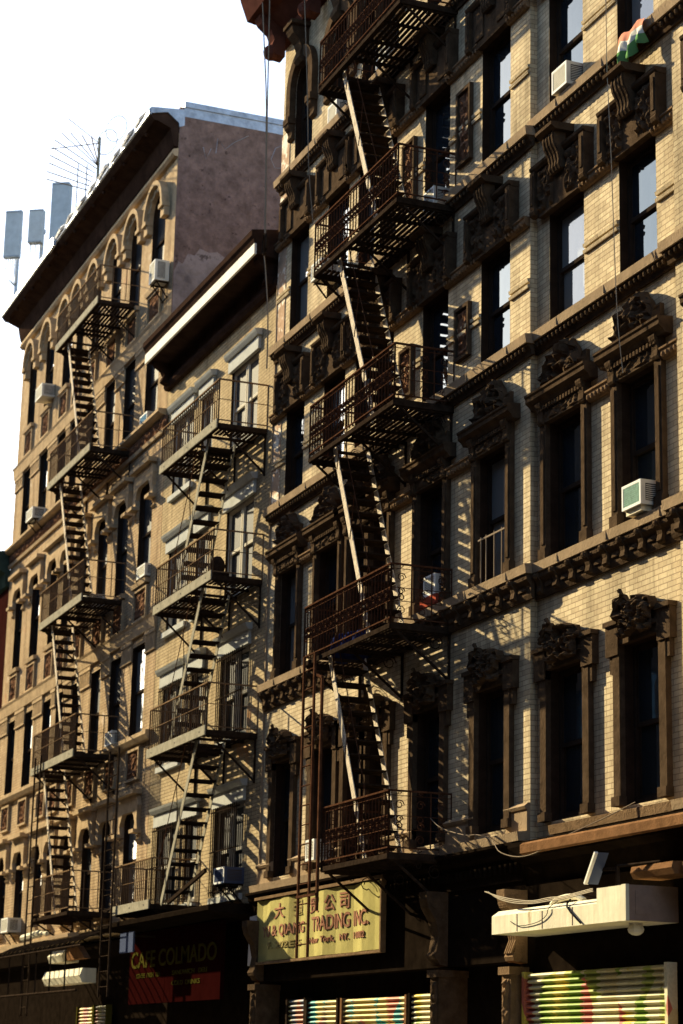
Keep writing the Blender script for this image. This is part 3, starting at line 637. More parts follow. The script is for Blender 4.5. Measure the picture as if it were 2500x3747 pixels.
for i in range(0, len(e1), 2):
    a, b = e1[i], e1[i+1]
    if b-a < .3: continue
    for z0, z1 in ((17.68, 18.1), (10.45, 10.95)):
        m = MB(); m.box(a, b, -.05, 0, z1-.1, z1); m.box(a, b, -.04, 0, z0, z0+.05)
        x = a+.05
        while x < b-.03: m.box(x, x+.05, -.035, 0, z0+.05, z1-.1); x += .11
        m.build('pier_capital', 'terra', b1)
for pr, mm in (([(0,22.15),(-.08,22.16),(-.14,22.22),(-.12,22.33),(0,22.36)], 'terra'), ([(0,18.1),(-.06,18.1),(-.09,18.36),(-.12,18.42),(0,18.45)], 'terra'),
           ([(0,15.42),(-.06,15.42),(-.08,15.5),(-.03,15.52),(-.03,15.82),(-.14,15.85),(-.2,15.9),(-.2,15.97),(0,15.98)], 'terra'),
           ([(0,10.95),(-.06,10.95),(-.09,11.2),(-.12,11.26),(0,11.28)], 'terra'), ([(0,8.44),(-.1,8.45),(-.16,8.55),(-.16,8.64),(0,8.66)], 'terra'), ([(0,4.3),(-.2,4.35),(-.22,4.5),(0,4.55)], 'terra')):
    m = MB(); m.prof(pr, X10-.04, X11+.01); m.build('string_course', mm, b1)
m = MB(); x = X10
while x < X11-.8: m.relief(x, x+1.2, 15.54, 15.81, -.03, .05, 3, 14, 18, 5); x += 1.2
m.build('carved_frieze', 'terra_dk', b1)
m = MB(); m.prof([(0, 22.40), (-.10, 22.42), (-.14, 22.55), (-.20, 22.85), (-.52, 22.98), (-.60, 22.98), (-.66, 23.04), (-.70, 23.1), (-.72, 23.2), (0, 23.3)], X10-.12, X11-.02)
x = X10+.3
while x < X11: m.ball((x, -.56, 22.95), .06, .05, .06); x += .95
co = m.build('cornice', 'cornice', b1)
m = MB(); m.prof([(-.68, 23.10), (-.745, 23.11), (-.765, 23.2), (-.72, 23.27), (-.55, 23.30), (-.55, 23.27), (-.70, 23.22)], X10-.14, X11+.0)
for k in range(9):
    x = X10+5.5+k*1.1; m.tube([(x, -.74, 23.2), (x+.45+.2*(k % 2), -.77, 23.19+.03*(k % 3)), (x+.9, -.73, 23.22)], .05+.015*(k % 2), 6)
m.build('metal_flashing', 'flash', co)
m = MB(); m.plate([(-53.9, 22.98), (-53.2, 23.0), (-53.3, 23.25), (-53.7, 23.3), (-54.0, 23.2)], -.82, -.74); m.build('loose_flashing', 'flash', co)
# stuccoed gable wall, with coping and a patched lower part
m = MB(); m.box(X11-.3, X11+.012, .005, 12, 14.5, 23.42); m.build('gable_wall', 'stucco', b1)
m = MB(); P = [(.02, 17.2), (.02, 19.3), (.12, 19.55), (.22, 19.5), (.34, 19.78), (.5, 19.75), (.62, 19.95), (.85, 19.88), (1.05, 19.93), (1.4, 19.72), (1.6, 19.76), (2.2, 19.5), (3.0, 19.25), (4.0, 18.8), (4.0, 17.2)]
n = len(P); m.add([(X11+.012, y, z) for y, z in P]+[(X11+.02, y, z) for y, z in P], [tuple(range(n, 2*n))]+[(i, (i+1) % n, (i+1) % n+n, i+n) for i in range(n)]); m.build('plaster_patch', 'stucco2', b1)
for P in ([(.92, 22.4), (.95, 22.78), (1.15, 22.55), (1.35, 22.75), (1.72, 23.0)], [(2.62, 22.95), (2.4, 22.8), (2.3, 22.5), (2.4, 22.3), (2.62, 22.32)], [(.6, 22.5), (.68, 22.2), (.8, 22.5)]):
    m = MB(); m.tube([(X11+.014, y, z) for y, z in P], .007, 4); m.build('spray_line', 'flash', b1)
m = MB(); m.box(X11-.36, X11+.05, .1, 12, 23.42, 23.56); m.box(X11+.012, X11+.022, .1, 12, 23.18, 23.42)
m.prof([(-.70, 23.12), (-.74, 23.2), (-.70, 23.28), (.12, 23.36), (.12, 22.95), (.0, 22.9), (-.02, 23.0), (-.30, 23.22)], X11-.02, X11+.024); m.build('coping', 'flash', b1)
m = MB(); m.box(X10, X11-.3, .05, 12, 22.75, 23.1); m.build('roof', 'roof', b1)
m = MB(); m.box(X10, X11, .15, .5, 0, 4.3); m.prof([(.15, 3.9), (-.1, 3.95), (-.15, 4.2), (.15, 4.28)], X10, X11); m.build('shopfront_wall', 'shop', b1)
shutter(b1, -49.2, -47.9, 2.80, -.02, 'gra2', post='yelltr'); shutter(b1, -47.75, -46.75, 2.82, -.02, 'gra3', post='yelltr')

# ---- red house beyond
b0 = empty('brick_building', (-68, 0, 0), 'red brick house with a dark green cornice at the far left edge', 'building')
m = MB(); m.box(-76, X10-.02, 0, 10, 0, 15.4); m.build('wall', 'red', b0)
m = MB(); m.prof([(0, 14.9), (-.1, 14.92), (-.15, 15.3), (-.5, 15.5), (-.6, 15.9), (0, 16.0)], -76, X10-.02); m.build('cornice', 'green', b0)
for k in range(3): window(b0, -62.0-k*2, -61.1-k*2, 12, 13.8, -.04)

# ---- houses on the camera's side of the street (they face the row and show in its window panes)
for i, (xa, xb, h) in enumerate(((-95, -66, 23), (-65.9, -30, 24), (-29.9, -4, 23.5), (-3.9, 30, 24))):
    o = empty('brick_building', ((xa+xb)/2, -18.6, 0), ['dull brick house across the street, farthest left', 'dull brick house across the street facing the low house', 'dull brick house across the street behind the camera', 'dull brick house across the street, farthest right'][i], 'building', None)
    ops = []; x = xa+1
    while x < xb-1.5:
        for z in (4.8, 8.2, 11.6, 15.0): ops.append((x, x+1.0, z, z+1.9))
        x += 2.1
    w = wall_mb(xa, xb, 0, h, 0, ops, .2, 8)
    w.v = [(a, -18.6-b, c) for a, b, c in w.v]; w.build('wall', 'dull', o)
    m = MB(); m.box(xa, xb, -18.85, -18.8, .5, h-.5); m.build('window', 'glass', o)
    m = MB(); m.box(xa, xb, -18.6, -18.1, h-.6, h); m.build('cornice', 'cornice', o)

nb = empty('brick_building', (0, 0, 0), 'plain brick house continuing the row beyond the right edge of the picture', 'building')
m = MB(); m.box(-14.48, 40, 0, 11, 0, 22.5); m.build('wall', 'cream', nb)

# ================================================================ FIRE ESCAPES
def scroll(m, c, r, ax, s=1, rad=.0085, turns=1.25, n=9):
    """small wrought-iron curl; ax = horizontal direction (x or y axis)"""
    P = []
    for k in range(n+1):
        t = turns*2*math.pi*k/n; q = r*(1-.62*k/n)
        d = s*q*math.cos(t); P.append((c[0]+ax[0]*d, c[1]+ax[1]*d, c[2]+q*math.sin(t)))
    m.tube(P, rad, 4)
def platform(root, x0, x1, yw, yo, z, hole, style, ms, bracket_z=.75, sides=(True, True), rh=.92):
    m = MB()
    y = yo+.05
    while y < yw-.02:
        for a, b in (((x0+.03, hole[0]), (hole[1], x1-.03)) if hole and hole[2] < y < hole[3] else ((x0+.03, x1-.03),)):
            if b-a > .05: m.box(a, b, y, y+.056, z-.012, z+.006)
        y += .088
    for x in [x0+.02+(x1-x0-.08)*k/5 for k in range(6)]: m.box(x, x+.04, yo, yw, z-.062, z-.014)
    t = .05
    m.box(x0, x1, yo-.02, yo+.02, z-t-.01, z+.012); m.box(x0-.015, x0+.02, yo, yw, z-t-.02, z+.03); m.box(x1-.02, x1+.015, yo, yw, z-t-.02, z+.03)
    p = m.build('platform', ms, root)
    if style == 'plank':
        m = MB(); m.box(x0-.03, x1+.03, yo-.045, yo-.022, z-.07, z+.11)
        for x in (x0+.3, (x0+x1)/2, x1-.3): m.ball((x, yo-.046, z+.02), .018, .01, .018)
        m.build('edge_board', 'plank', p)
    # railing
    m = MB(); zt = z+rh
    runs = [((x0, yo), (x1, yo))]
    if sides[0]: runs.append(((x0, yo), (x0, yw)))
    if sides[1]: runs.append(((x1, yo), (x1, yw)))
    for (ax_, ay_), (bx, by) in runs:
        L = math.hypot(bx-ax_, by-ay_); dx, dy = (bx-ax_)/L, (by-ay_)/L
        m.bar((ax_, ay_, zt), (bx, by, zt), .035, .026); 
        m.bar((ax_, ay_, z+.10), (bx, by, z+.10), .022, .02)
        front = dx > .5
        if style == 'ornate':
            m.bar((ax_, ay_, z+.36), (bx, by, z+.36), .014, .010); m.bar((ax_, ay_, z+.56), (bx, by, z+.56), .014, .010); m.bar((ax_, ay_, zt-.07), (bx, by, zt-.07), .014, .008)
        else:
            m.bar((ax_, ay_, z+.52), (bx, by, z+.52), .016, .012)
        sp = .125 if (style == 'ornate' and front) else (.13 if front else .33)
        n = max(2, int(L/sp)); 
        for k in range(n+1):
            q = L*k/n; x, y_ = ax_+dx*q, ay_+dy*q
            m.tube([(x, y_, z+(.0 if k in (0, n) else .1)), (x, y_, zt)], .016 if k in (0, n) else .0115, 4)
            if style == 'ornate' and k < n:
                h = L/n/2; c = (x+dx*h, y_+dy*h); r = min(h*.85, .075)
                scroll(m, (*c, z+.415), r*.8, (dx, dy), 1 if k % 2 else -1, .011); scroll(m, (*c, z+.51), r*.8, (dx, dy), -1 if k % 2 else 1, .011)
                scroll(m, (*c, zt-.035), min(r*.55, .032), (dx, dy), 1, .007, 1, 6)
                scroll(m, (*c, z+.065), min(r*.55, .036), (dx, dy), -1, .007, 1, 6)
                if not front:
                    scroll(m, (*c, z+.22), r, (dx, dy), -1); scroll(m, (*c, z+.72), r, (dx, dy), 1)
    m.build('railing', 'rust' if style == 'ornate' else 'stone', p)
    # brackets
    for x in (x0+.04, (x0+x1)/2, x1-.04):
        m = MB(); m.bar((x, yo+.04, z-.07), (x, yw-.02, z-.07), .035, .05)
        if bracket_z > 0:
            m.bar((x, yo+.12, z-.09), (x, yw-.03, z-bracket_z), .03, .035); m.bar((x, yw-.02, z-.05), (x, yw-.02, z-bracket_z-.05), .03, .035, (0, 1, 0))
            if style == 'ornate':
                scroll(m, (x, yw-.24, z-.22), .12, (0, 1), 1, .009, 1.5, 12); scroll(m, (x, yw-.5, z-.14), .06, (0, 1), -1, .008, 1.3, 9)
        m.build('bracket', ms, p)
    return p
def stair(root, xa, za, xb, zb, yo, yi, ms, string, hand=True):
    m = MB(); n = int((za-zb)/.235)
    for k in range(1, n):
        t = k/n; x = xa+(xb-xa)*t; z = za+(zb-za)*t
        m.box(x-.125, x+.125, yo+.02, yi-.02, z-.014, z+.012); m.box(x-.125, x-.113, yo+.02, yi-.02, z-.045, z-.014)
    st = m.build('stair', ms, root)
    for y in (yo, yi):
        m = MB(); m.bar((xa, y, za), (xb, y, zb), .012, .135, (0, 1, 0)) if False else m.bar((xa, y, za), (xb, y, zb), .014, .13)
        m.build('stringer', string, st)
    if hand:
        for y in (yo-.03, yi+.02)[:1]:
            m = MB(); d = .0
            sgn = 1 if xb > xa else -1
            m.tube([(xa+.12*sgn, y, za+.75), (xb+.12*sgn, y, zb+.85)], .009, 5)
            for t in (.12, .5, .88):
                x = xa+(xb-xa)*t; z = za+(zb-za)*t; m.tube([(x, y, z), (x+.16*sgn, y, z+.72)], .009, 4)
            m.build('handrail', 'rust', st)
    return st
def ladder(root, x0, x1, z0, z1, y, ms):
    m = MB()
    for x in (x0, x1): m.bar((x, y, z0), (x, y, z1), .045, .035, (0, 1, 0))
    z = z0+.2
    while z < z1-.05: m.tube([(x0, y, z), (x1, y, z)], .012, 5); z += .31
    return m.build('ladder', ms, root)

# ornate rusty escape on the centre tenement
f3 = empty('fire_escape', (-30.2, YB3, 4.6), 'ornate rusty fire escape with scrolled railings and pale flaking stringers on the centre tenement', 'fire escape')
Z3 = [18.16, 14.74, 11.44, 7.98]; YO3 = -1.10
for i, z in enumerate(Z3):
    platform(f3, -32.05, -28.42, YB3, YO3, z, (-31.75, -30.75, -.98, -.36), 'ornate', 'iron')
platform(f3, -31.02, -28.36, YB3, YO3, 4.60, None, 'ornate', 'iron')
platform(f3, -32.05, -28.42, YB3, YO3, 21.55, None, 'ornate', 'iron')
zs = Z3+[4.60]
for i in range(4): stair(f3, -31.22, zs[i], -29.55, zs[i+1], -.97, -.38, 'iron', 'string')
ladder(f3, -31.86, -31.38, 3.26, 8.05, -1.16, 'rust')
m = MB(); m.bar((-31.08, -1.14, 3.95), (-31.08, -1.14, 7.6), .05, .04, (0, 1, 0)); m.bar((-31.08, -1.14, 7.6), (-31.4, -1.14, 7.7), .04, .04); m.bar((-31.9, -1.17, 4.2), (-31.05, -1.17, 4.2), .03, .04); m.build('ladder_guide', 'rust', f3)

# plain escape with pale edge boards on the low house
f2 = empty('fire_escape', (-39.3, 0, 4.6), 'black iron fire escape with pale edge boards on the low tan brick house', 'fire escape')
for z in (13.55, 10.55, 7.60): platform(f2, -41.15, -37.42, 0, -1.0, z, (-39.3, -38.1, -.9, -.33), 'plank', 'iron', .85)
platform(f2, -43.2, -40.6, 0, -1.0, 4.60, None, 'plank', 'iron', .5)
zs = [13.55, 10.55, 7.60, 4.60]
for i in range(3): stair(f2, -38.25, zs[i], -40.15 if i < 2 else -40.2, zs[i+1], -.9, -.35, 'iron', 'plank')
ladder(f2, -43.72, -43.02, 2.9, 8.0, -1.1, 'iron')
m = MB(); m.bar((-39.7, -.9, 4.6), (-37.45, -.9, 5.05), .05, .07); m.build('brace', 'iron', f2)

# escape of the left tenement
f1 = empty('fire_escape', (-49.2, 0, 4.8), 'black iron fire escape with thin pale railings on the tall left tenement', 'fire escape')
Z1 = [19.36, 15.66, 12.03, 8.40]
for z in Z1: platform(f1, -51.25, -47.2, 0, -1.0, z, (-50.9, -49.9, -.9, -.33), 'plank', 'iron', .8)
platform(f1, -50.4, -47.0, 0, -1.0, 4.83, None, 'plain', 'iron', .6)
zs = Z1+[4.83]
for i in range(4): stair(f1, -50.5, zs[i], -48.55, zs[i+1], -.9, -.38, 'iron', 'string')
ladder(f1, -50.62, -50.05, 2.6, 8.7, -1.08, 'iron')

# ================================================================ AIR CONDITIONERS
def ac_unit(label, x0, x1, z0, z1, yf, yb, front='ac', case='ac', group='window air conditioners', feet=False):
    t = empty('air_conditioner', ((x0+x1)/2, (yf+yb)/2, z0), label, 'air conditioner', group)
    m = MB(); m.box(x0, x1, yf+.012, yb, z0, z1); m.build('case', case, t)
    m = MB(); b = .035
    m.box(x0, x0+b, yf, yf+.012, z0, z1); m.box(x1-b, x1, yf, yf+.012, z0, z1); m.box(x0+b, x1-b, yf, yf+.012, z1-b, z1); m.box(x0+b, x1-b, yf, yf+.012, z0, z0+b)
    m.build('front_frame', 'ac_lt', t)
    m = MB(); z = z0+b
    while z < z1-b-.01: m.box(x0+b, x1-b, yf+.004, yf+.011, z, z+.016); z += .026
    m.build('grille', front, t)
    m = MB(); m.box(x0+b, x1-b, yf+.0112, yf+.0118, z0+b, z1-b); m.build('grille_backing', 'ac_dk' if front != 'teal' else 'teal', t)
    m = MB(); z = z0+.06
    for s in (x0-.004, x1+.001): m.box(s, s+.003, yf+.07, yb-.1, z0+.05, z1-.05)
    m.build('side_louvre', 'ac_dk', t)
    m = MB(); z = z0+.06
    while z < z1-.07: m.box(x1+.0035, x1+.007, yf+.075, yb-.105, z, z+.010); z += .026
    m.build('louvre_slat', case, t)
    if feet:
        m = MB()
        for x in (x0+.06, x1-.06): m.bar((x, yf+.05, z0-.02), (x, yb, z0-.02), .03, .03); m.bar((x, yf+.08, z0-.03), (x, yb, z0-.4), .025, .025)
        m.bar((x0, yb-.02, z0-.38), (x1, yb-.02, z0-.38), .02, .03); m.bar((x0, yf+.06, z0-.035), (x1, yf+.06, z0-.035), .02, .02)
        m.build('support', 'iron', t)
    return t
ac_unit('cream air conditioner on the sill of the upper right window beside the corner pier', -24.9, -24.45, 15.11, 15.46, -.22, .25)
ac_unit('teal fronted air conditioner propped in the carved window at the right', -22.92, -22.44, 8.50, 8.82, -.26, .25, 'teal')
m = MB(); m.box(-22.88, -22.5, -.22, .1, 8.43, 8.497); tag(m.build('support_block', 'offwhite'), 'pale block under the teal fronted air conditioner', 'block')
ac_unit('white air conditioner in the topmost window right of the tall arched window', -33.95, -33.5, 18.47, 18.82, -.22, .15)
ac_unit('white air conditioner behind the topmost railing of the ornate fire escape', -31.5, -31.05, 18.47, 18.80, -.27, .12)
ac_unit('pale air conditioner behind the end scrolls of the second highest ornate railing', -29.32, -28.92, 14.99, 15.30, -.27, .12)
ac_unit('white unit on thin wire brackets in front of the window right of the ropes', -33.85, -33.35, 15.30, 15.62, -.5, -.1, feet=True)
ac_unit('white air conditioner above a red carton behind the lower ornate railing', -29.2, -28.76, 8.60, 8.92, -.24, .15)
m = MB(); m.box(-29.3, -28.7, -.25, -.05, 8.44, 8.59); m.box(-29.05, -28.95, -.252, -.048, 8.44, 8.592)
tag(m.build('carton', 'redbox'), 'red carton under the white air conditioner on the ornate fire escape', 'box')
ac_unit('pale air conditioner in the second arched window from the left corner', -56.25, -55.5, 19.45, 19.82, -.37, .1)
ac_unit('beige air conditioner on the sill near the left edge above the carved frieze', -56.5, -55.75, 16.02, 16.33, -.37, .05, feet=True)
ac_unit('white condenser on wall brackets beside the last arched window', -45.08, -44.62, 19.12, 19.62, -.37, -.02, feet=True)
ac_unit('striped blue and white air conditioner below the arched floor at the right end', -46.05, -45.45, 15.9, 16.2, -.16, .2, 'bluepaint')
ac_unit('grey air conditioner in the rightmost window above the middle of the left tenement', -45.75, -45.1, 12.24, 12.52, -.14, .2, 'ac')
ac_unit('white air conditioner in the third-floor window near the black ladder', -47.8, -47.2, 8.68, 9.0, -.14, .2)
ac_unit('pale air conditioner above the shopfront at the lower left edge', -56.5, -55.72, 4.83, 5.2, -.37, .0, feet=True)
ac_unit('dark blue tinted air conditioner on a strut beside the barred window', -38.5, -37.9, 4.88, 5.18, -.4, .05, 'bluesign', case='bluesign', feet=True)
ac_unit('small white air conditioner half hidden behind the left fire escape', -49.75, -49.2, 12.3, 12.6, -.4, .1)
ac_unit('white box fan unit behind the rusty drop ladder', -33.75, -33.35, 4.95, 5.3, -.35, .0)

# ================================================================ ROOF AERIALS
def panel_antenna(label, c, w, d, h, cables):
    t = empty('panel_antenna', c, label, 'antenna', 'cell antennas above the left cornice')
    u = Vector((.55, .83, 0)); v = Vector((-.83, .55, 0)); C0 = Vector(c)
    m = MB(); P = []
    for a, b in ((-w/2, 0), (w/2, 0), (w/2, d), (-w/2, d)): P.append(C0+u*a+v*b)
    m.add([(*p.xy, c[2]) for p in P]+[(*p.xy, c[2]+h) for p in P], [(0,1,2,3),(7,6,5,4),(0,1,5,4),(1,2,6,5),(2,3,7,6),(3,0,4,7)])
    m.build('panel', 'grey', t)
    m = MB(); q = C0+v*(d+.14)+u*(.1); m.tube([(q.x, q.y, 23.15), (q.x, q.y, c[2]+h*.9)], .055, 8); m.bar((q.x, q.y, c[2]+h*.4), (q.x, q.y, c[2]+h*.5), .16, .16, (1, 0, 0))
    for f in (.12, .7): a = C0+v*d; m.bar((a.x, a.y, c[2]+h*f), (q.x, q.y, c[2]+h*f), .04, .05)
    m.build('mast', 'galv', t)
    m = MB(); p0 = C0-v*.006
    for f in (.03, .97): m.bar((*(p0-u*w*.5).xy, c[2]+h*f), (*(p0+u*w*.5).xy, c[2]+h*f), .02, .03)
    m.build('end_cap', 'galv', t)
    m = MB()
    for k in range(cables):
        p = C0+u*(-w*.35+w*.7*k/max(1, cables-1))+v*(d*.5)
        m.tube([(p.x, p.y, c[2]), (p.x, p.y, c[2]-.3), (p.x+.03*(k-2), p.y, c[2]-.55), (q.x, q.y, max(23.18, c[2]-.85))], .016, 4)
    m.build('cable', 'grey', t)
    return t
panel_antenna('leftmost grey panel antenna, low and hung with looped cables', (-59.0, -.75, 24.72), .50, .16, 1.50, 6)
panel_antenna('smallest grey panel antenna, between the two larger panels', (-56.6, -.60, 24.35), .42, .22, 1.02, 3)
panel_antenna('tallest grey panel antenna, half hidden by the cornice lip', (-54.35, -.45, 23.6), .50, .30, 1.75, 2)
tv = empty('rooftop_aerial', (-50.4, -.4, 23.2), 'thin fan shaped rooftop aerial of bare rods on a short mast', 'aerial')
m = MB(); m.tube([(-50.38, -.4, 23.2), (-50.38, -.4, 25.05)], .04, 7); m.build('mast', 'plank', tv)
m = MB()
tips = [(-54.83,27.05), (-53.71,26.58), (-52.35,25.94), (-51.3,25.46), (-55.65,27.18), (-55.88,27.04), (-56.12,26.89), (-56.25,26.71), (-56.38,26.49), (-56.42,26.27)]
for k, (x, z) in enumerate(tips):
    f = (13-1.7)/(13-.4); X, Z = x*f, 1.65+(z-1.65)*f
    r = (-50.4-.16*max(0, k-3), -.4, 24.25-.06*max(0, k-3)+.02*min(k, 3))
    m.tube([r, (X, -1.7, Z)], .017, 4)
m.tube([(-50.4, -.4, 24.9), (-48.95, -1.6, 24.75)], .015, 4); m.tube([(-50.4, -.4, 24.9), (-51.3, -1.5, 24.9)], .015, 4)
m.tube([(-52.6, -.4, 23.5), (-52.6, -.4, 25.2)], .015, 4); m.tube([(-51.6, -.4, 23.5), (-51.6, -.4, 24.8)], .015, 4)
for s in range(2):
    cx = -49.6+s*.9; m.tube([(cx+.28*math.cos(a*.5236), -.4+.2*math.cos(a*.5236), 24.6+.35*math.sin(a*.5236)) for a in range(12)], .012, 4, True)
m.build('rod', 'wire', tv)

# ================================================================ SIGNS
sg = empty('shop_sign', (-33.2, -.3, 3.38), 'buckled yellow shop sign with faded pink lettering behind the drop ladder', 'sign')
m = MB(); N = 24; xs = [-36.25+5.75*k/N for k in range(N+1)]
yy = lambda x: -.30+.02*math.sin(x*3.1)+.012*math.sin(x*7.3)
P = [(x, yy(x), 3.38) for x in xs]+[(x, yy(x), 4.43+.01*math.sin(x*5)) for x in xs]; n = N+1
B = [(x, y+.03, z) for x, y, z in P]
m.add(P+B, [(k, k+1, k+1+n, k+n) for k in range(N)]+[(2*n+k, 2*n+k+n, 2*n+k+1+n, 2*n+k+1) for k in range(N)]+[(k, 2*n+k, 2*n+k+1, k+1) for k in range(N)]+[(n+k, n+k+1, 3*n+k+1, 3*n+k) for k in range(N)]+[(0, n, 3*n, 2*n), (N, 2*n+N, 3*n+N, n+N)])
sheet_ = m.build('sheet', 'yellow', sg)
def letters(parent, body, x0, x1, z0, z1, y, m_, follow=False):
    t = fit(text_mb(body, .3), x0, x1, z0, z1, y)
    if follow: t.v = [(x, yy(x)-.006+(yv-y), z) for x, yv, z in t.v]
    return t.build('lettering', m_, parent)
letters(sg, 'YU & QIANG', -36.0, -33.85, 3.76, 3.98, -.32, 'pink', True); letters(sg, 'TRADING INC.', -33.5, -30.95, 3.78, 4.02, -.32, 'pink', True)
letters(sg, '\u5927', -35.3, -34.75, 4.08, 4.34, -.32, 'pink', True); letters(sg, '\u5f3a', -34.4, -33.95, 4.08, 4.34, -.32, 'fade', True)
letters(sg, '\u8d38', -33.6, -33.15, 4.08, 4.34, -.32, 'pink', True); letters(sg, '\u516c', -32.85, -32.45, 4.08, 4.34, -.32, 'pink', True); letters(sg, '\u53f8', -32.25, -31.85, 4.08, 4.34, -.32, 'pink', True)
letters(sg, 'F. 202E S', -35.6, -34.0, 3.58, 3.69, -.32, 'fade', True); letters(sg, 'New  York,   NY.  10002', -33.6, -31.1, 3.57, 3.69, -.32, 'pink', True)
m = MB(); m.box(-36.3, -30.45, -.34, -.24, 4.45, 4.5); m.box(-36.3, -30.45, -.33, -.24, 3.33, 3.37); m.box(-30.5, -30.45, -.33, -.24, 3.37, 4.45); m.build('sign_frame', 'stone', sg)

ws = empty('shop_sign', (-36.5, -.32, 3.36), 'narrow white sign panel with red letters at the left end of the yellow sign', 'sign')
m = MB(); m.plate([(-36.85, 3.34), (-36.28, 3.36), (-36.28, 4.22), (-36.80, 4.20)], -.24, -.215); m.build('sheet', 'signwhite', ws)
letters(ws, 'TU', -36.66, -36.32, 3.92, 4.10, -.246, 'redink'); letters(ws, 'TE', -36.66, -36.32, 3.74, 3.84, -.246, 'redink')

rs = empty('shop_sign', (-41.1, -.3, 2.8), 'dark red shop sign with big yellow letters under the low house', 'sign')
m = MB(); m.box(-44.15, -41.62, -.33, -.25, 2.78, 4.22); m.box(-41.60, -38.1, -.33, -.25, 2.78, 4.22); m.build('sheet', 'redsign', rs)
letters(rs, 'CAFE COLMADO', -44.0, -38.35, 3.50, 3.84, -.336, 'yelltr')
for z, t, a, b in ((3.30, 'COFFEE  FRESH  TEA', -43.6, -41.9), (3.30, 'SANDWICH   DELI', -41.1, -38.9), (3.10, 'COLD  DRINKS', -41.1, -39.3)): letters(rs, t, a, b, z, z+.09, -.334, 'yelltr')
bs = empty('shop_sign', (-42.4, -.9, 3.75), 'small plain blue sign board under the low fire escape platform', 'sign')
m = MB(); m.box(-42.9, -41.95, -.92, -.88, 3.76, 4.17); m.build('sheet', 'bluesign', bs)
m = MB(); m.bar((-42.4, -.88, 4.1), (-42.4, .1, 4.1), .04, .04); m.build('bracket_arm', 'iron', bs)

# ================================================================ SMALL THINGS
# shop awning frame and boxes at the lower left
aw = empty('awning', (-48, -1.0, 3.1), 'bare black awning frame of curved bars over the lower left shopfront', 'awning')
m = MB()
m.tube([(-52.0, -1.4, 3.97), (-44.2, -1.4, 3.97)], .025, 6); m.tube([(-52.0, -1.4, 3.05), (-44.4, -1.4, 3.05)], .03, 6); m.tube([(-52.2, -.1, 4.38), (-44.2, -.1, 4.38)], .03, 6)
for k in range(18):
    x = -52.0+k*.44
    m.tube([(x, -.1, 4.38), (x, -.6, 4.36), (x, -1.1, 4.2), (x, -1.33, 4.08), (x, -1.4, 3.97), (x, -1.4, 3.05)] if k % 3 == 0 else [(x, -.1, 4.38), (x, -.6, 4.36), (x, -1.1, 4.2), (x, -1.33, 4.08), (x, -1.4, 3.97)], .018, 5)
m.build('bar', 'iron', aw)
lb = empty('sign_box', (-47.8, -.75, 3.27), 'long pale box with slanted faces over the lower left shop door', 'box')
m = MB(); m.prof([(-.55, 3.27), (-.86, 3.27), (-.92, 3.42), (-.86, 3.58), (-.55, 3.58)], -49.35, -46.0); m.build('case', 'offwhite', lb)
m = MB(); m.prof([(-.3, 3.80), (-.66, 3.80), (-.72, 3.95), (-.60, 4.08), (-.3, 4.08)], -49.8, -48.5); tag(m.build('metal_box', 'offwhite'), 'short tilted pale box above the long pale box at lower left', 'box')
m = MB(); m.plate([(-48.35, 3.82), (-46.7, 3.82), (-47.4, 4.12), (-48.3, 4.12)], -.64, -.5); tag(m.build('metal_box', 'canopy'), 'brownish metal panel right of the short tilted box at lower left', 'panel')
m = MB(); m.tube([(-51.6, -.9, 4.46), (-49.9, -.9, 4.50)], .085, 8); m.tube([(-49.9, -.9, 4.5), (-49.2, -.9, 4.46)], .05, 8); tag(m.build('duct', 'offwhite'), 'pale round duct lying above the awning frame at lower left', 'duct')
m = MB(); m.prof([(-.75, 4.28), (-1.0, 4.28), (-1.0, 4.36), (-.75, 4.4)], -48.7, -46.9); tag(m.build('ledge_board', 'ledge'), 'narrow pale board under the lowest platform at lower left', 'board')

# flood lamp on the awning box
fl = empty('flood_lamp', (-22.4, -.9, 3.75), 'flat tilted lamp panel standing on the white awning box', 'lamp')
m = MB(); m.add([(-22.70, -.92, 3.80), (-22.66, -.92, 3.80), (-22.39, -.92, 4.15), (-22.43, -.92, 4.15), (-22.70, -.78, 3.80), (-22.66, -.78, 3.80), (-22.39, -.78, 4.15), (-22.43, -.78, 4.15)], [(0,1,2,3),(7,6,5,4),(0,1,5,4),(1,2,6,5),(2,3,7,6),(3,0,4,7)]); m.build('panel', 'bluesign', fl)  # dark blue of the lamp face stands in for its shaded side
m = MB(); m.bar((-22.68, -.935, 3.80), (-22.41, -.935, 4.15), .03, .05, (0, 1, 0)); m.build('painted_lit_edge', 'white', fl)  # white bar paints the sunlit street edge of the lamp
m = MB(); m.bar((-22.55, -.77, 3.97), (-22.2, -.77, 3.95), .04, .04); m.bar((-22.2, -.77, 3.98), (-22.2, -.77, 3.72), .04, .04, (0, 1, 0)); m.tube([(-22.2, -.77, 3.98), (-21.5, -.6, 3.99)], .02, 5); m.build('arm', 'iron', fl)
m = MB(); m.prof([(-.25, 3.83), (-.62, 3.83), (-.66, 3.90), (-.64, 3.97), (-.25, 3.99)], -22.1, -21.15); tag(m.build('metal_box', 'canopy'), 'rusty brown box behind the flat lamp panel', 'box')
m = MB(); m.ball((-22.05, -.62, 3.25), .10, .10, .07, 8, 6); m.box(-22.11, -21.99, -.68, -.56, 3.25, 3.33); tag(m.build('ceiling_lamp', 'ac'), 'small pale lamp fixed under the white awning box', 'lamp')
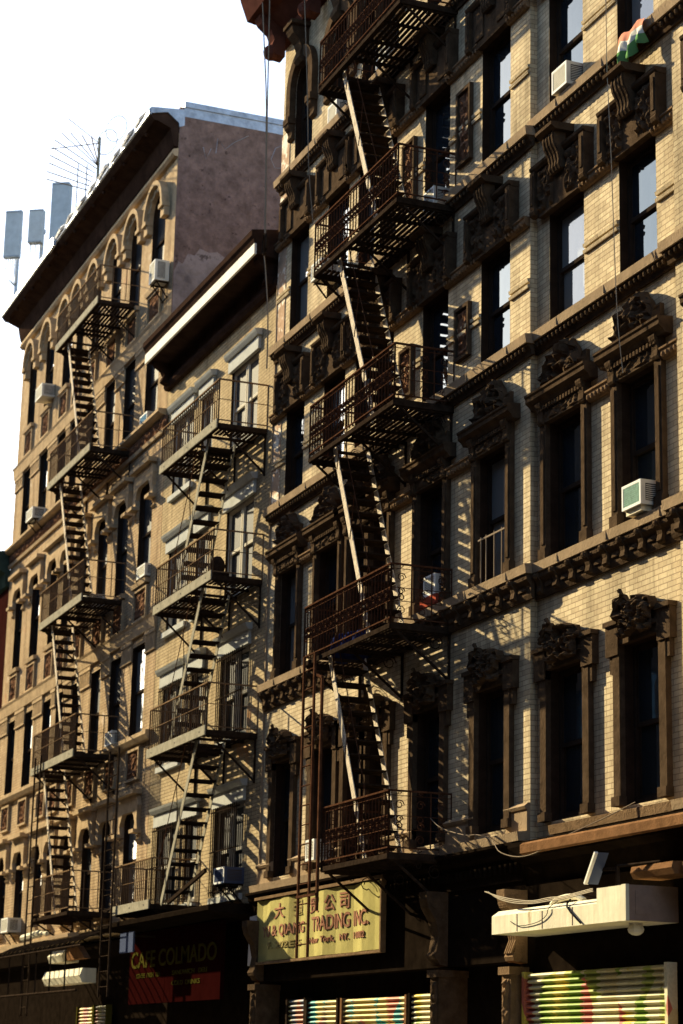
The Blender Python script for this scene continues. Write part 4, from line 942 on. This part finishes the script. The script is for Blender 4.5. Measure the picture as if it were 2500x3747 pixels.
# cables
def cable(name, pts, r, m_, label, cat='cable', sm=3):
    P = [Vector(p) for p in pts]; Q = []
    for i in range(len(P)-1):
        p0, p1, p2, p3 = P[max(0, i-1)], P[i], P[i+1], P[min(len(P)-1, i+2)]
        for k in range(sm):
            t = k/sm; Q.append(.5*((2*p1)+(p2-p0)*t+(2*p0-5*p1+4*p2-p3)*t*t+(3*p1-p0-3*p2+p3)*t**3))
    Q.append(P[-1]); m = MB(); m.tube(Q, r, 5); return tag(m.build(name, m_), label, cat)
cable('cable', [(-28.35,-.45,5.15),(-27.95,-.45,4.97),(-27.06,-.5,4.79),(-26.6,-.5,4.75),(-26.16,-.5,4.63),(-25.73,-.62,4.46),(-25.39,-.64,4.37),(-25.01,-.65,4.32),(-24.61,-.65,4.33),(-24.12,-.64,4.41),(-23.82,-.62,4.48),(-23.2,-.4,4.66),(-22.6,-.3,4.80)], .007, 'wire', 'thin brown cable sagging across the rusty canopy')
for k, nm in enumerate(('lowest', 'middle', 'topmost')):
    o = .016*k
    cable('cable', [(-25.38-.05*k,-.93,3.88+o*.3),(-25.06,-.93,3.77+o),(-24.61,-.93,3.69+o*1.4),(-24.13,-.92,3.655+o),(-23.67,-.92,3.66+o*1.2),(-23.26,-.93,3.66+o),(-22.5,-.94,3.70+o)], .0075, 'wirew', f'{nm} of three pale cables drooping along the awning box')
cable('cable', [(-23.6,-.83,3.66),(-23.68,-.915,3.58),(-23.75,-.915,3.49),(-24.0,-.915,3.42),(-24.5,-.915,3.40),(-24.75,-.915,3.47)], .005, 'wireb', 'black cable looping across the face of the awning box')
cable('cable', [(-23.25,-.84,3.66),(-23.2,-.915,3.56),(-22.85,-.915,3.35)], .012, 'wireb', 'thick black cable slanting down the awning box')
cable('cable', [(-23.04,-.35,22),(-23.04,-.35,15.68),(-23.02,-.35,14.51),(-22.94,-.35,13.34),(-22.86,-.35,11.68),(-22.80,-.35,10.9),(-22.78,-.3,10.3)], .006, 'wirew', 'long thin wire hanging down the right tenement', sm=2)
cable('hanging_rope', [(-36.05,-.9,22.4),(-35.70,-.9,20.6),(-35.48,-.9,19.33),(-35.34,-.9,17.03),(-35.32,-.9,16.72)], .013, 'rope', 'left strand of the rope pair above the pulley', 'rope')
cable('hanging_rope', [(-35.52,-.9,22.4),(-35.42,-.9,19.3),(-35.30,-.9,17.03),(-35.30,-.9,16.72)], .013, 'rope', 'right strand of the rope pair above the pulley', 'rope')
cable('hanging_rope', [(-35.32,-.9,16.28),(-35.25,-.88,15.9),(-35.13,-.85,15.0),(-35.1,-.85,14.0)], .013, 'rope', 'rope strand hanging below the pulley', 'rope')
m = MB(); m.tube([(-35.31+.09*math.cos(a*.5236), -.9, 16.5+.2*math.sin(a*.5236)) for a in range(12)], .028, 6, True); tag(m.build('pulley', 'iron'), 'dark oval pulley block on the hanging ropes', 'pulley')
cable('hanging_rope', [(-34.6,-.6,22.4),(-34.34,-.6,21.14),(-34.05,-.6,19.2),(-33.86,-.6,17.6),(-33.8,-.5,16.4)], .010, 'rope', 'single rope in front of the tall arched window', 'rope')
cable('cable', [(-31.0,-.16,9.7),(-30.85,-.2,9.0),(-30.8,-.2,8.5)], .01, 'wireb', 'short black cable beside the pilaster on the ornate fire escape level')
# flag on the sill
fg = empty('flag', (-22.6, -.2, 14.95), 'crumpled orange, white and green flag draped over the upper right sill', 'flag')
def cloth(u0, u1, w0, w1):
    m = MB(); nx, nz = 10, 8; V = []
    for j in range(nz+1):
        for i in range(nx+1):
            u = u0+(u1-u0)*i/nx; w = w0+(w1-w0)*j/nz
            x = -22.96+.70*u+.10*(w-.3)*w; z = 15.10-.50*w*(1-.25*u)+.03*math.sin(u*11)
            y = -.20-.10*w*(1.4-w)+.06*math.sin(u*17+w*4)*w
            V.append((x, y, z))
    for t in (0, .006): m.add([(x, y+t, z) for x, y, z in V], [(j*(nx+1)+i, j*(nx+1)+i+1, (j+1)*(nx+1)+i+1, (j+1)*(nx+1)+i) for j in range(nz) for i in range(nx)])
    return m
cloth(0, 1, 0, .30).build('orange_stripe', 'f_red', fg, True); cloth(0, 1, .30, .62).build('white_stripe', 'f_white', fg, True); cloth(0, 1, .62, 1).build('green_stripe', 'f_green', fg, True)
# things on the ornate escape
m = MB()
for k in range(3): m.ball((-31.75+.27*k, -.55+.08*k, 8.22), .19, .22, .26, 8, 6)
tag(m.build('bag', 'tarp', None, True), 'dark blue bags piled behind the ornate railing by the drop ladder', 'bags')
m = MB(); m.ball((-37.75, -.8, 10.83), .17, .15, .2, 10, 6); m.box(-37.95, -37.55, -.98, -.62, 10.60, 10.68); tag(m.build('plant_pot', 'iron', None, True), 'dark round pot on the middle platform of the low house', 'pot')
# bars in the window above the canopy
wg = empty('window_guard', (-25.0, -.15, 8.45), 'thin pale upright bars standing in the shaded window by the corner', 'window guard')
m = MB()
for x in (-27.3, -27.12, -26.85, -26.6): m.tube([(x, -.16, 8.45), (x, -.16, 9.15)], .012, 5)
m.box(-27.4, -26.5, -.17, -.15, 9.1, 9.125); m.build('bar', 'wire', wg)
S.view_layers[0].update()
